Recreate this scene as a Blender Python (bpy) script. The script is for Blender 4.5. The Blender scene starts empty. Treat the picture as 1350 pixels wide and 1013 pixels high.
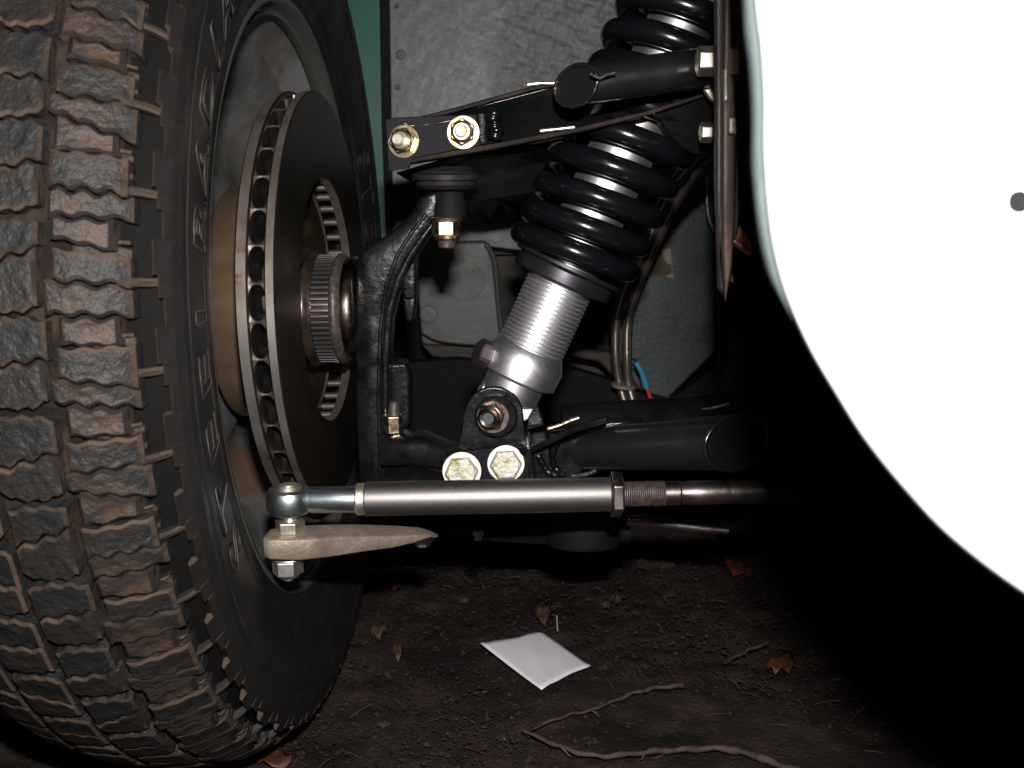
import bpy, math, random
import numpy as np
from mathutils import Vector, Matrix
random.seed(7); rng = np.random.default_rng(7)
scene = bpy.context.scene
PI = math.pi
# ------------------------------------------------------------------ camera
PITCH = math.radians(12.0); FPX = 1312.0; CAMZ = 0.39
cam_d = bpy.data.cameras.new('camera'); cam = bpy.data.objects.new('camera', cam_d)
scene.collection.objects.link(cam); scene.camera = cam
cam.location = (0, 0, CAMZ); cam.rotation_euler = (PI/2 - PITCH, 0, 0)
cam_d.sensor_width = 36.0; cam_d.lens = 36.0*FPX/1350.0
cam_d.clip_start = 0.01; cam_d.clip_end = 400
cam_d.dof.use_dof = True; cam_d.dof.focus_distance = 0.62; cam_d.dof.aperture_fstop = 15
# ------------------------------------------------------------------ world (night) and the camera's flash
w = bpy.data.worlds.new('World'); scene.world = w; w.use_nodes = True
nt = w.node_tree; nt.nodes.clear()
sky = nt.nodes.new('ShaderNodeTexSky'); sky.sky_type = 'NISHITA'; sky.sun_disc = False
sky.sun_elevation = math.radians(3); sky.sun_rotation = math.radians(200)
bg = nt.nodes.new('ShaderNodeBackground'); bg.inputs[1].default_value = 0.004
wo = nt.nodes.new('ShaderNodeOutputWorld')
nt.links.new(sky.outputs[0], bg.inputs[0]); nt.links.new(bg.outputs[0], wo.inputs[0])
fl_d = bpy.data.lights.new('flash', 'AREA'); fl_d.shape = 'RECTANGLE'; fl_d.size = 0.026; fl_d.size_y = 0.012
fl_d.energy = 6.8; fl_d.color = (1.0, 0.97, 0.95)
fl = bpy.data.objects.new('flash', fl_d); scene.collection.objects.link(fl)
fl.location = (0.010, 0.0, CAMZ + 0.078); fl.rotation_euler = (PI/2 - PITCH, 0, 0)
scene.view_settings.view_transform = 'Standard'; scene.view_settings.look = 'None'
scene.view_settings.exposure = 0.0; scene.view_settings.gamma = 1.0
scene.view_settings.use_curve_mapping = False
scene.render.engine = 'CYCLES'
scene.render.resolution_x = 1024; scene.render.resolution_y = 768
scene.cycles.max_bounces = 6

# ------------------------------------------------------------------ helpers
CP, SP = math.cos(PITCH), math.sin(PITCH)
def ray(u, v):
    a = (u - 675.0)/FPX; b = -(v - 506.5)/FPX
    return Vector((a, CP + b*SP, -SP + b*CP))
def P(u, v, Y):                      # world point on the plane y = Y that the photo shows at (u, v)
    r = ray(u, v); return Vector((0, 0, CAMZ)) + r*(Y/r.y)
def G(u, v, z=0.0):                  # the same on the ground
    r = ray(u, v); return Vector((0, 0, CAMZ)) + r*((z - CAMZ)/r.z)
def K(v, Y):                         # metres per photo pixel
    return Y/ray(675, v).y/FPX

class MB:
    def __init__(s): s.v = []; s.f = []; s.m = []; s.sm = []
    def add(s, vs, fs, mi=0, smooth=True):
        o = len(s.v); s.v += [tuple(x) for x in vs]
        for f in fs: s.f.append([i + o for i in f]); s.m.append(mi); s.sm.append(smooth)
        return s
    def rings(s, rings, closed=True, cap0=True, cap1=True, mi=0, smooth=True, flatcap=True):
        n = len(rings[0]); vs = [p for r in rings for p in r]; fs = []
        for i in range(len(rings)-1):
            for j in range(n if closed else n-1):
                k = (j+1) % n
                fs.append([i*n+j, i*n+k, (i+1)*n+k, (i+1)*n+j])
        s.add(vs, fs, mi, smooth)
        if cap0: s.add(rings[0], [list(range(n))[::-1]], mi, False)
        if cap1: s.add(rings[-1], [list(range(n))], mi, False)
        return s
    def lathe(s, prof, o, ax, n=32, mi=0, smooth=True, caps=True, arc=None):
        o = Vector(o); ax = Vector(ax).normalized(); e1, e2 = basis(ax)
        R = []
        for a, r in prof:
            R.append([o + ax*a + (e1*math.cos(2*PI*k/n) + e2*math.sin(2*PI*k/n))*max(r, 1e-5) for k in range(n)])
        if not smooth: return s.rings(R, True, caps, caps, mi, smooth)
        i0 = 0                                          # split the surface where the outline has a sharp corner
        for i in range(1, len(prof)):
            last = i == len(prof)-1
            if not last:
                d0 = Vector((prof[i][0]-prof[i-1][0], prof[i][1]-prof[i-1][1])); d1 = Vector((prof[i+1][0]-prof[i][0], prof[i+1][1]-prof[i][1]))
                sharp = d0.length < 1e-9 or d1.length < 1e-9 or d0.angle(d1) > math.radians(28)
            if last or sharp:
                s.rings(R[i0:i+1], True, caps and i0 == 0, caps and last, mi, smooth); i0 = i
        return s
    def cyl(s, p0, p1, r0, r1=None, n=24, mi=0, ch=0.0):
        p0 = Vector(p0); p1 = Vector(p1); L = (p1-p0).length; r1 = r0 if r1 is None else r1
        if ch > 0: pr = [(0, r0-ch), (ch, r0), (L-ch, r1), (L, r1-ch)]
        else: pr = [(0, r0), (L, r1)]
        return s.lathe(pr, p0, p1-p0, n, mi)
    def hexa(s, p0, ax, r, h, rot=0.0, mi=0, n=6, ch=None):
        p0 = Vector(p0); ax = Vector(ax).normalized(); e1, e2 = basis(ax); ch = r*0.13 if ch is None else ch
        def ring(a, rr): return [p0 + ax*a + (e1*math.cos(rot+2*PI*k/n) + e2*math.sin(rot+2*PI*k/n))*rr for k in range(n)]
        s.rings([ring(0, r-ch), ring(ch*.6, r), ring(h-ch*.6, r), ring(h, r-ch)], True, True, True, mi, False)
        return s
    def tube(s, pts, r, n=12, mi=0, caps=True):
        pts = [Vector(p) for p in pts]; R = []; up = None
        rr = r if isinstance(r, (list, tuple)) else [r]*len(pts)
        for i, p in enumerate(pts):
            t = (pts[min(i+1, len(pts)-1)] - pts[max(i-1, 0)]).normalized()
            if up is None: e1, e2 = basis(t); up = e1
            e1 = (up - t*up.dot(t)).normalized(); e2 = t.cross(e1); up = e1
            R.append([p + (e1*math.cos(2*PI*k/n) + e2*math.sin(2*PI*k/n))*rr[i] for k in range(n)])
        return s.rings(R, True, caps, caps, mi, True)
    def prism(s, pts, d, mi=0, smooth=False):
        pts = [Vector(p) for p in pts]; d = Vector(d); n = len(pts)
        area = Vector((0,0,0))
        for i in range(n): area += pts[i].cross(pts[(i+1) % n])
        if area.dot(d) > 0: pts = pts[::-1]
        vs = pts + [p + d for p in pts]
        fs = [list(range(n)), list(range(2*n-1, n-1, -1))] + [[i, i+n, (i+1) % n + n, (i+1) % n] for i in range(n)]
        return s.add(vs, fs, mi, smooth)
    def ball(s, c, r, n=16, mi=0, sc=(1,1,1)):
        c = Vector(c); R = []
        for i in range(1, n//2):
            a = PI*i/(n//2)
            R.append([c + Vector((math.sin(a)*math.cos(2*PI*k/n)*r*sc[0], math.sin(a)*math.sin(2*PI*k/n)*r*sc[1], math.cos(a)*r*sc[2])) for k in range(n)])
        return s.rings(R, True, True, True, mi, True)
    def build(s, name, mats, root=None, bevel=0, seg=2, kind=None, label=None, fix=True, sub=0):
        me = bpy.data.meshes.new(name)
        base = rootpos(root)
        if base is not None: vs = [base @ Vector(p) for p in s.v]
        else: vs = s.v
        me.from_pydata([tuple(p) for p in vs], [], s.f)
        mats = mats if isinstance(mats, (list, tuple)) else [mats]
        for m in mats: me.materials.append(m)
        me.polygons.foreach_set('material_index', s.m)
        me.polygons.foreach_set('use_smooth', s.sm)
        me.update()
        if fix:
            import bmesh
            bm = bmesh.new(); bm.from_mesh(me); bmesh.ops.recalc_face_normals(bm, faces=bm.faces[:]); bm.to_mesh(me); bm.free()
        o = bpy.data.objects.new(name, me); scene.collection.objects.link(o)
        if root is not None: o.parent = root
        if bevel:
            b = o.modifiers.new('bevel', 'BEVEL'); b.width = bevel; b.segments = seg; b.limit_method = 'ANGLE'; b.angle_limit = math.radians(35)
            for pl in me.polygons: pl.use_smooth = True
            wn = o.modifiers.new('wn', 'WEIGHTED_NORMAL'); wn.keep_sharp = False
        if kind: o['kind'] = kind
        if label: o['label'] = label
        return o
WINV = {}
def rootpos(root):
    if root is None: return None
    return WINV.get(root.name)
def basis(ax):
    ax = Vector(ax).normalized(); h = Vector((0,0,1)) if abs(ax.z) < .9 else Vector((1,0,0))
    e1 = ax.cross(h).normalized(); return e1, ax.cross(e1)
def tag(o, label, cat, group=None):
    o['label'] = label; o['category'] = cat
    if group: o['group'] = group
    return o
def thing(name, loc, label, cat, group=None, frame=None):
    o = bpy.data.objects.new(name, None); scene.collection.objects.link(o)
    o.empty_display_size = 0.02
    M = Matrix.Translation(Vector(loc)) if frame is None else frame
    o.matrix_world = M
    o.location = M.to_translation(); o.rotation_euler = M.to_euler()
    WINV[o.name] = M.inverted() if frame is None else Matrix.Identity(4)   # framed things are built in their own frame
    tag(o, label, cat, group); return o
def spl(pts, n):                     # Catmull-Rom through points
    pts = [Vector(p) for p in pts]; q = [pts[0]*2-pts[1]] + pts + [pts[-1]*2-pts[-2]]; out = []
    for i in range(len(pts)-1):
        a, b, c, d = q[i:i+4]
        for k in range(n):
            t = k/n
            out.append(0.5*((2*b) + (c-a)*t + (2*a-5*b+4*c-d)*t*t + (3*b-a-3*c+d)*t**3))
    out.append(pts[-1]); return out
def PX(lst, Y): return [P(p[0], p[1], p[2] if len(p) > 2 else Y) for p in lst]

# ------------------------------------------------------------------ materials
MATS = {}
def mat(name, col, rough=.5, metal=0.0, spec=.5, coat=0, col2=None, nscale=40, nlo=.4, nhi=.6, bump=0.0, bscale=200, bdist=.001, rvar=0.0, detail=6, aniso=0, col3=None, n3=15, n3lo=.5, n3hi=.6, vor=False, stretch=None, maskx=None):
    m = bpy.data.materials.new(name); m.use_nodes = True; t = m.node_tree; N = t.nodes; L = t.links
    b = N['Principled BSDF']
    b.inputs['Base Color'].default_value = (*col, 1); b.inputs['Roughness'].default_value = rough
    b.inputs['Metallic'].default_value = metal; b.inputs['Specular IOR Level'].default_value = spec
    b.inputs['Coat Weight'].default_value = coat; b.inputs['Coat Roughness'].default_value = .12
    b.inputs['Anisotropic'].default_value = aniso
    tc = N.new('ShaderNodeTexCoord'); src = tc.outputs['Object']
    if stretch:
        mp = N.new('ShaderNodeMapping'); mp.inputs['Scale'].default_value = stretch; L.new(src, mp.inputs[0]); ssrc = mp.outputs[0]
    else: ssrc = src
    def noise(sc, det=detail, s=ssrc, r=.6):
        n = N.new('ShaderNodeTexNoise'); n.inputs['Scale'].default_value = sc; n.inputs['Detail'].default_value = det
        n.inputs['Roughness'].default_value = r; L.new(s, n.inputs['Vector']); return n
    def ramp(n, lo, hi):
        r = N.new('ShaderNodeMapRange'); r.inputs[1].default_value = lo; r.inputs[2].default_value = hi
        r.interpolation_type = 'SMOOTHSTEP'; L.new(n.outputs[0], r.inputs[0]); return r
    cur = None
    if col2:
        n = noise(nscale); r = ramp(n, nlo, nhi); mx = N.new('ShaderNodeMix'); mx.data_type = 'RGBA'
        L.new(r.outputs[0], mx.inputs[0]); mx.inputs[6].default_value = (*col, 1); mx.inputs[7].default_value = (*col2, 1)
        cur = mx.outputs[2]
    if col3:
        n = noise(n3); r = ramp(n, n3lo, n3hi); mx = N.new('ShaderNodeMix'); mx.data_type = 'RGBA'
        L.new(r.outputs[0], mx.inputs[0])
        if cur: L.new(cur, mx.inputs[6])
        else: mx.inputs[6].default_value = (*col, 1)
        mx.inputs[7].default_value = (*col3, 1); cur = mx.outputs[2]
    if cur: L.new(cur, b.inputs['Base Color'])
    if rvar:
        n = noise(nscale*1.7, 5); r = N.new('ShaderNodeMapRange'); r.inputs[1].default_value = .3; r.inputs[2].default_value = .7
        r.inputs[3].default_value = max(.03, rough-rvar); r.inputs[4].default_value = min(1, rough+rvar)
        L.new(n.outputs[0], r.inputs[0]); L.new(r.outputs[0], b.inputs['Roughness'])
    if bump:
        n = noise(bscale, 5, src if not vor else src); bp = N.new('ShaderNodeBump'); bp.inputs['Strength'].default_value = bump; bp.inputs['Distance'].default_value = bdist
        if maskx is not None:               # rough finish only on one side of an irregular line
            sx = N.new('ShaderNodeSeparateXYZ'); L.new(src, sx.inputs[0]); q = noise(14, 3, src)
            ad = N.new('ShaderNodeMath'); ad.operation = 'MULTIPLY_ADD'; ad.inputs[1].default_value = .12; L.new(q.outputs[0], ad.inputs[0]); L.new(sx.outputs[0], ad.inputs[2])
            mr = N.new('ShaderNodeMapRange'); mr.inputs[1].default_value = maskx; mr.inputs[2].default_value = maskx+.02; mr.inputs[3].default_value = .12; mr.inputs[4].default_value = bump
            L.new(ad.outputs[0], mr.inputs[0]); L.new(mr.outputs[0], bp.inputs['Strength'])
        L.new(n.outputs[0], bp.inputs['Height']); L.new(bp.outputs[0], b.inputs['Normal'])
    MATS[name] = m; return m

gloss = mat('gloss_black_paint', (.0035,.0035,.004), .24, spec=.4, bump=.35, bscale=55, bdist=.0012, rvar=.08, col2=(.008,.007,.007), nscale=30)
satin = mat('satin_black_paint', (.009,.0085,.011), .65, spec=.12, bump=.15, bscale=600, bdist=.0004)
tubeb = mat('black_tube_paint', (.0075,.007,.008), .3, spec=.6, coat=.7, bump=.1, bscale=300, bdist=.0003, rvar=.06)
cast = mat('painted_casting', (.0035,.004,.0055), .30, spec=.5, bump=.6, bscale=90, bdist=.0014, rvar=.12, col2=(.009,.009,.011), nscale=45, col3=(.040,.025,.019), n3=60, n3lo=.64, n3hi=.74)
weld = mat('weld_bead', (.05,.045,.04), .25, metal=.6, bump=1, bscale=260, bdist=.002)
worn = mat('worn_edge_paint', (.005,.004,.004), .62, spec=.12, col2=(.022,.013,.009), nscale=60, bump=.3, bscale=200, bdist=.0006)
zinc = mat('yellow_zinc', (.72,.56,.36), .30, metal=1, col2=(.80,.68,.50), nscale=120, rvar=.1, bump=.1, bscale=500, bdist=.0003)
zincw = mat('bright_zinc', (.80,.77,.71), .44, metal=1, col2=(.72,.66,.52), nscale=90, rvar=.06)
crm = mat('tarnished_bolt_head', (.50,.46,.36), .42, metal=.55, col2=(.62,.60,.54), nscale=160, rvar=.12, bump=.6, bscale=400, bdist=.0005, col3=(.35,.30,.12), n3=110, n3lo=.55, n3hi=.68)
rackm = mat('shaded_rod_steel', (.06,.05,.046), .42, metal=.8, rvar=.08, col2=(.035,.028,.026), nscale=90)  # darker rod steel, with the wing panel's shadow put into the colour
darkn = mat('bronze_nut', (.28,.20,.15), .30, metal=1, col2=(.20,.17,.16), nscale=150, rvar=.1)
bzinc = mat('blue_zinc', (.52,.58,.62), .34, metal=1, rvar=.04, nscale=60)
alu = mat('machined_aluminium', (.74,.73,.74), .42, metal=1, rvar=.03, nscale=200, bump=.08, bscale=900, bdist=.0002)
alud = mat('anodised_tube', (.20,.185,.18), .50, metal=1, rvar=.03, nscale=300, bump=.12, bscale=900, bdist=.0002)
springm = mat('spring_black', (.004,.004,.0055), .2, spec=.5, coat=.4, bump=.08, bscale=120, bdist=.0005)
collar = mat('dark_collar', (.045,.042,.05), .4, metal=.8, rvar=.06)
knobm = mat('knob_metal', (.42,.36,.40), .38, metal=1)
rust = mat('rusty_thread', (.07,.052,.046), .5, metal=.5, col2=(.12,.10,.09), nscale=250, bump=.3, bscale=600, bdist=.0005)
rodm = mat('rod_steel', (.42,.36,.34), .30, metal=1, rvar=.08)
armc = mat('cast_steering_arm', (.24,.195,.155), .55, metal=.45, col2=(.31,.255,.20), nscale=70, col3=(.15,.11,.08), n3=35, n3lo=.5, n3hi=.7, bump=.7, bscale=300, bdist=.0009, rvar=.1)
discf = mat('disc_face_dark', (.046,.037,.027), .40, metal=.8, col2=(.030,.025,.018), nscale=10, col3=(.11,.06,.032), n3=26, n3lo=.60, n3hi=.75, bump=.12, bscale=400, bdist=.0003)
disce = mat('disc_edge', (.30,.275,.25), .42, metal=.8, col2=(.20,.16,.13), nscale=18, nlo=.45, nhi=.66, col3=(.17,.065,.035), n3=70, n3lo=.60, n3hi=.68, rvar=.08)
ventf = mat('vent_rim', (.15,.135,.12), .48, metal=.8, col2=(.09,.06,.045), nscale=60)
vanem = mat('disc_vane', (.10,.095,.09), .34, metal=.9, rvar=.1, col2=(.05,.045,.04), nscale=90)
bellm = mat('disc_bell', (.27,.185,.115), .40, metal=.75, col2=(.34,.24,.155), nscale=22, col3=(.15,.085,.045), n3=14, n3lo=.48, n3hi=.68, rvar=.06, stretch=(.3,1,1))
hubm = mat('oily_hub', (.030,.027,.028), .3, metal=.6, col2=(.075,.05,.035), nscale=60, rvar=.1, bump=.3, bscale=150, bdist=.0005)
toothm = mat('reluctor_steel', (.16,.15,.15), .35, metal=.9, rvar=.08)
hubring = mat('hub_ring_bright', (.26,.22,.19), .3, metal=1, col2=(.08,.05,.03), nscale=50)
rimm = mat('dirty_steel_rim', (.20,.195,.19), .36, metal=.3, col2=(.125,.118,.11), nscale=22, col3=(.17,.10,.065), n3=12, n3lo=.56, n3hi=.70, rvar=.1, bump=.4, bscale=60, bdist=.0008)
rimlip = mat('rim_lip', (.11,.115,.105), .4, metal=.5, rvar=.1, bump=.2, bscale=200, bdist=.0004)
rub = mat('tread_rubber', (.0115,.0125,.014), .55, spec=.3, col2=(.017,.015,.0135), nscale=45, nlo=.38, nhi=.6, col3=(.055,.035,.024), n3=20, n3lo=.50, n3hi=.72, bump=1, bscale=90, bdist=.0038, detail=10)
rubedge = mat('muddy_tread_edge', (.066,.044,.032), .85, spec=.15, col2=(.014,.0125,.0115), nscale=20, nlo=.42, nhi=.60, bump=.8, bscale=200, bdist=.0014)
rubside = mat('sidewall_rubber', (.0095,.009,.0095), .52, spec=.35, col2=(.019,.0165,.0145), nscale=24, nlo=.4, nhi=.7, bump=.25, bscale=180, bdist=.0006, rvar=.08)
mud = mat('groove_mud', (.030,.021,.016), .9, spec=.1, col2=(.010,.008,.007), nscale=50, nlo=.4, nhi=.6, bump=1, bscale=200, bdist=.002)
rubdark = mat('groove_rubber', (.0045,.004,.0038), .8, spec=.1)  # darker than the tread: shade of deep pockets put into the colour
rubletter = mat('letter_rubber', (.030,.026,.024), .5, spec=.35)
boot = mat('boot_rubber', (.018,.016,.016), .45, spec=.4, bump=.2, bscale=200, bdist=.0005)
green = mat('green_body_paint', (.008,.12,.085), .42, spec=.4, col2=(.012,.095,.07), nscale=15, bump=.1, bscale=400, bdist=.0003)
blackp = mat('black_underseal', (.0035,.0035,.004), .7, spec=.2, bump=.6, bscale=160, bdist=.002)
recess = mat('brown_recess', (.060,.046,.037), .7, spec=.25, col2=(.038,.033,.029), nscale=14, col3=(.08,.05,.033), n3=25, n3lo=.55, n3hi=.7, bump=.5, bscale=120, bdist=.001)
greys = mat('grey_hammered_panel', (.120,.124,.127), .45, spec=.45, col2=(.155,.158,.162), nscale=120, nlo=.42, nhi=.62, col3=(.10,.078,.070), n3=7, n3lo=.52, n3hi=.74, bump=.5, bscale=100, bdist=.0045, rvar=.08, detail=8, maskx=-.02)  # fine lighter mottle paints in the sheen of the hammered dents
greyf = mat('grey_smooth_panel', (.100,.106,.106), .5, spec=.4, col2=(.078,.076,.072), nscale=14, nlo=.35, nhi=.68, col3=(.065,.047,.038), n3=26, n3lo=.56, n3hi=.72, bump=.5, bscale=50, bdist=.0015, rvar=.1)
greyb = mat('blue_grey_underseal', (.056,.066,.068), .55, spec=.35, col2=(.040,.048,.050), nscale=12, col3=(.10,.09,.08), n3=60, n3lo=.68, n3hi=.75, bump=.8, bscale=200, bdist=.002)
tan = mat('torn_tan_patch', (.20,.17,.13), .8, col2=(.05,.035,.025), nscale=45, nlo=.46, nhi=.52)
debris = mat('brown_debris', (.09,.05,.035), .8, col2=(.045,.03,.024), nscale=60, bump=.8, bscale=150, bdist=.002)
railm = mat('rusty_rail', (.085,.055,.047), .42, metal=.2, col2=(.15,.085,.062), nscale=16, nlo=.4, nhi=.62, col3=(.30,.25,.21), n3=42, n3lo=.60, n3hi=.70, stretch=(3,3,.35), bump=.6, bscale=90, bdist=.001, rvar=.15)
raild = mat('rail_dark', (.020,.019,.023), .4, col2=(.050,.036,.032), nscale=25, stretch=(3,3,.4), bump=.3, bscale=120, bdist=.001)
copper = mat('copper_strip', (.55,.30,.20), .3, metal=1, rvar=.1)
paint = mat('white_body_paint', (.80,.81,.81), .4, spec=.4, col2=(.76,.78,.78), nscale=6, bump=.05, bscale=30, bdist=.0005)
flange = mat('shaded_flange', (.085,.105,.105), .6, spec=.2, col2=(.06,.075,.075), nscale=30, col3=(.05,.052,.05), n3=80, n3lo=.6, n3hi=.7, bump=.3, bscale=90, bdist=.0008)  # return of the white panel, darkened and blued for its oblique light
braid = mat('braided_hose_sleeve', (.42,.36,.32), .3, metal=.9)
hosep = mat('hose_cover', (.030,.024,.021), .4, spec=.4)
tie = mat('cable_tie', (.16,.145,.135), .5)
bluew = mat('blue_sleeve', (.03,.22,.36), .4); redw = mat('red_wire', (.42,.03,.04), .4)
whitef = mat('white_foil', (.86,.84,.88), .5, spec=.3, col2=(.80,.78,.83), nscale=20, bump=.1, bscale=25, bdist=.001)
soil = mat('wet_soil', (.025,.017,.015), .75, spec=.2, col2=(.043,.029,.025), nscale=35, col3=(.014,.010,.009), n3=9, n3lo=.45, n3hi=.65, bump=1, bscale=320, bdist=.003, rvar=.1, detail=10)
stonem = mat('stone_grey', (.040,.032,.029), .65, spec=.25, col2=(.026,.021,.019), nscale=30, bump=.6, bscale=120, bdist=.002)
crumb = mat('soil_crumbs', (.036,.025,.022), .7, spec=.2, col2=(.020,.0145,.013), nscale=60, col3=(.10,.062,.036), n3=48, n3lo=.68, n3hi=.74)
leafo = mat('orange_leaf', (.12,.033,.012), .6, col2=(.05,.017,.009), nscale=50)
leafb = mat('brown_leaf', (.08,.045,.026), .6, col2=(.04,.022,.014), nscale=60)
twigm = mat('twig_bark', (.085,.056,.046), .7, spec=.25, col2=(.045,.030,.026), nscale=80, bump=.8, bscale=220, bdist=.001)
straw = mat('straw', (.38,.30,.20), .6)
badge_b = mat('sticker_blue', (.02,.05,.35), .4); badge_r = mat('sticker_red', (.45,.03,.03), .4)

# extra: crackled white tags on soil
# ------------------------------------------------------------------ ground
def ground():
    xs = np.concatenate([-np.geomspace(60, 1.3, 14), np.linspace(-1.1, 1.1, 340), np.geomspace(1.3, 60, 14)])
    ys = np.concatenate([-np.geomspace(40, .4, 10), np.linspace(-.3, .40, 14)[:-1], np.linspace(.40, 1.5, 230), np.geomspace(1.8, 120, 16)])
    nx, ny = len(xs), len(ys)
    z = np.zeros((ny, nx))
    for f, a in ((9, .004), (23, .003), (60, .0018), (140, .0012)):
        for _ in range(5):
            ang = rng.uniform(0, 6.28); ph = rng.uniform(0, 6.28); k = f*rng.uniform(.7, 1.4)
            z += a/2.2*np.sin(k*(xs[None]*np.cos(ang) + ys[:, None]*np.sin(ang)) + ph + 1.5*np.sin(.6*k*(xs[None]*np.sin(ang) - ys[:, None]*np.cos(ang)) + ph*2))
    z += rng.normal(0, .0009, z.shape)
    me = bpy.data.meshes.new('ground')
    vs = [(float(xs[i]), float(ys[j]), float(min(.006, z[j, i])) - .002) for j in range(ny) for i in range(nx)]
    fs = [(j*nx+i, j*nx+i+1, (j+1)*nx+i+1, (j+1)*nx+i) for j in range(ny-1) for i in range(nx-1)]
    me.from_pydata(vs, [], fs); me.materials.append(soil)
    me.polygons.foreach_set('use_smooth', [True]*len(fs)); me.update()
    o = bpy.data.objects.new('ground', me); scene.collection.objects.link(o); o['kind'] = 'structure'
ground()

# ------------------------------------------------------------------ road wheel
A_, C_ = math.radians(1.85), math.radians(1.1)
n_ = Vector((math.cos(A_)*math.cos(C_), -math.sin(A_)*math.cos(C_), math.sin(C_)))
u_ = Vector((math.sin(A_), math.cos(A_), 0)); v_ = n_.cross(u_)
WC = Vector((-.147, .694, .302))
WM = Matrix(((n_.x, u_.x, v_.x, WC.x), (n_.y, u_.y, v_.y, WC.y), (n_.z, u_.z, v_.z, WC.z), (0,0,0,1)))
wheel = thing('road_wheel', WC, 'large muddy road wheel with chunky all-terrain tyre and dark steel rim, filling the left side', 'wheel', frame=WM)
def xlathe(prof, n, mi=0, closed=False, mb=None):
    mb = mb or MB()
    R = [[(x, -r*math.cos(2*PI*k/n), r*math.sin(2*PI*k/n)) for k in range(n)] for x, r in prof]
    mb.rings(R, True, False, False, mi, True); return mb
TX = [-.170, -.163, -.154, -.142, -.125, -.105, -.080, -.055, -.035, -.018, -.004, .005, .011, .015]
TR = [.222, .238, .254, .269, .2860, .2970, .3040, .3058, .3045, .3010, .2945, .2875, .279, .266]
def rad(x): return float(np.interp(x, TX, TR))
GD = .0070
prof = [(.000, .1985), (.004, .2030), (.0050, .212), (.0085, .225), (.0115, .242), (.0132, .258), (.0134, .268), (.0120, .2755), (.0085, .2780), (.004, .279), (-.003, .2845)]
for x in np.linspace(-.008, -.150, 26): prof.append((float(x), rad(x) - GD))
prof += [(-.158, .240), (-.165, .231), (-.169, .223), (-.168, .216), (-.163, .208), (-.157, .1985), (-.150, .196)]
tb = xlathe(prof, 216)
# groove floor gets rubber darkened to paint in the shade of its depth
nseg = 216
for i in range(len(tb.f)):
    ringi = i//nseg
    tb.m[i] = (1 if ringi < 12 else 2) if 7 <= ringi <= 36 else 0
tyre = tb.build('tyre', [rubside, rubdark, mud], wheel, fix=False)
NP = 48; PA = 2*PI/NP
def tp(x, s, h):                      # point on the tyre: lateral x, angle s, height above crown
    r = rad(x) + h; return (x, -r*math.cos(s), r*math.sin(s))
def slab(mb, x0, x1, n, lo, hi, top=0.0, depth=GD+.001, inset=.0015, drop=.0011, edge0=True, edge1=True):
    """a strip of tread rubber between the curves lo(x) and hi(x) (angles), with a dusty chamfer"""
    xs = [x0 + (x1-x0)*i/(n-1) for i in range(n)]; R = .305
    ia = inset/R
    def ring(x, l, h_, xin): return None
    bot = []; mid = []; tops = []
    loop = [(x, lo(x)) for x in xs] + [(x, hi(x)) for x in xs[::-1]]
    loopi = []
    for x in xs: loopi.append((min(max(x, x0+inset), x1-inset), min(lo(x)+ia, (lo(x)+hi(x))/2)))
    for x in xs[::-1]: loopi.append((min(max(x, x0+inset), x1-inset), max(hi(x)-ia, (lo(x)+hi(x))/2)))
    m = len(loop)
    bot = [tp(x, s, -depth) for x, s in loop]; mid = [tp(x, s, top-drop) for x, s in loop]; tops = [tp(x, s, top) for x, s in loopi]
    mb.add(bot + mid, [[i, (i+1) % m, m+(i+1) % m, m+i] for i in range(m)], 0, False)
    mb.add(mid + tops, [[i, (i+1) % m, m+(i+1) % m, m+i] for i in range(m)], 1, False)
    mb.add(tops, [[i, i+1, m-2-i, m-1-i] for i in range(n-1)], 0, True)
def zz(base, amp, wl, ph=0.0, slope=0.0, x0=0.0):
    def f(x):
        t = ((x-x0)/wl + ph) % 1.0; tri = 4*abs(t-.5) - 1
        tri = max(-.75, min(.75, tri*1.2))
        return PA*(base + amp*tri) + slope*(x-x0)
    return f
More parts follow.
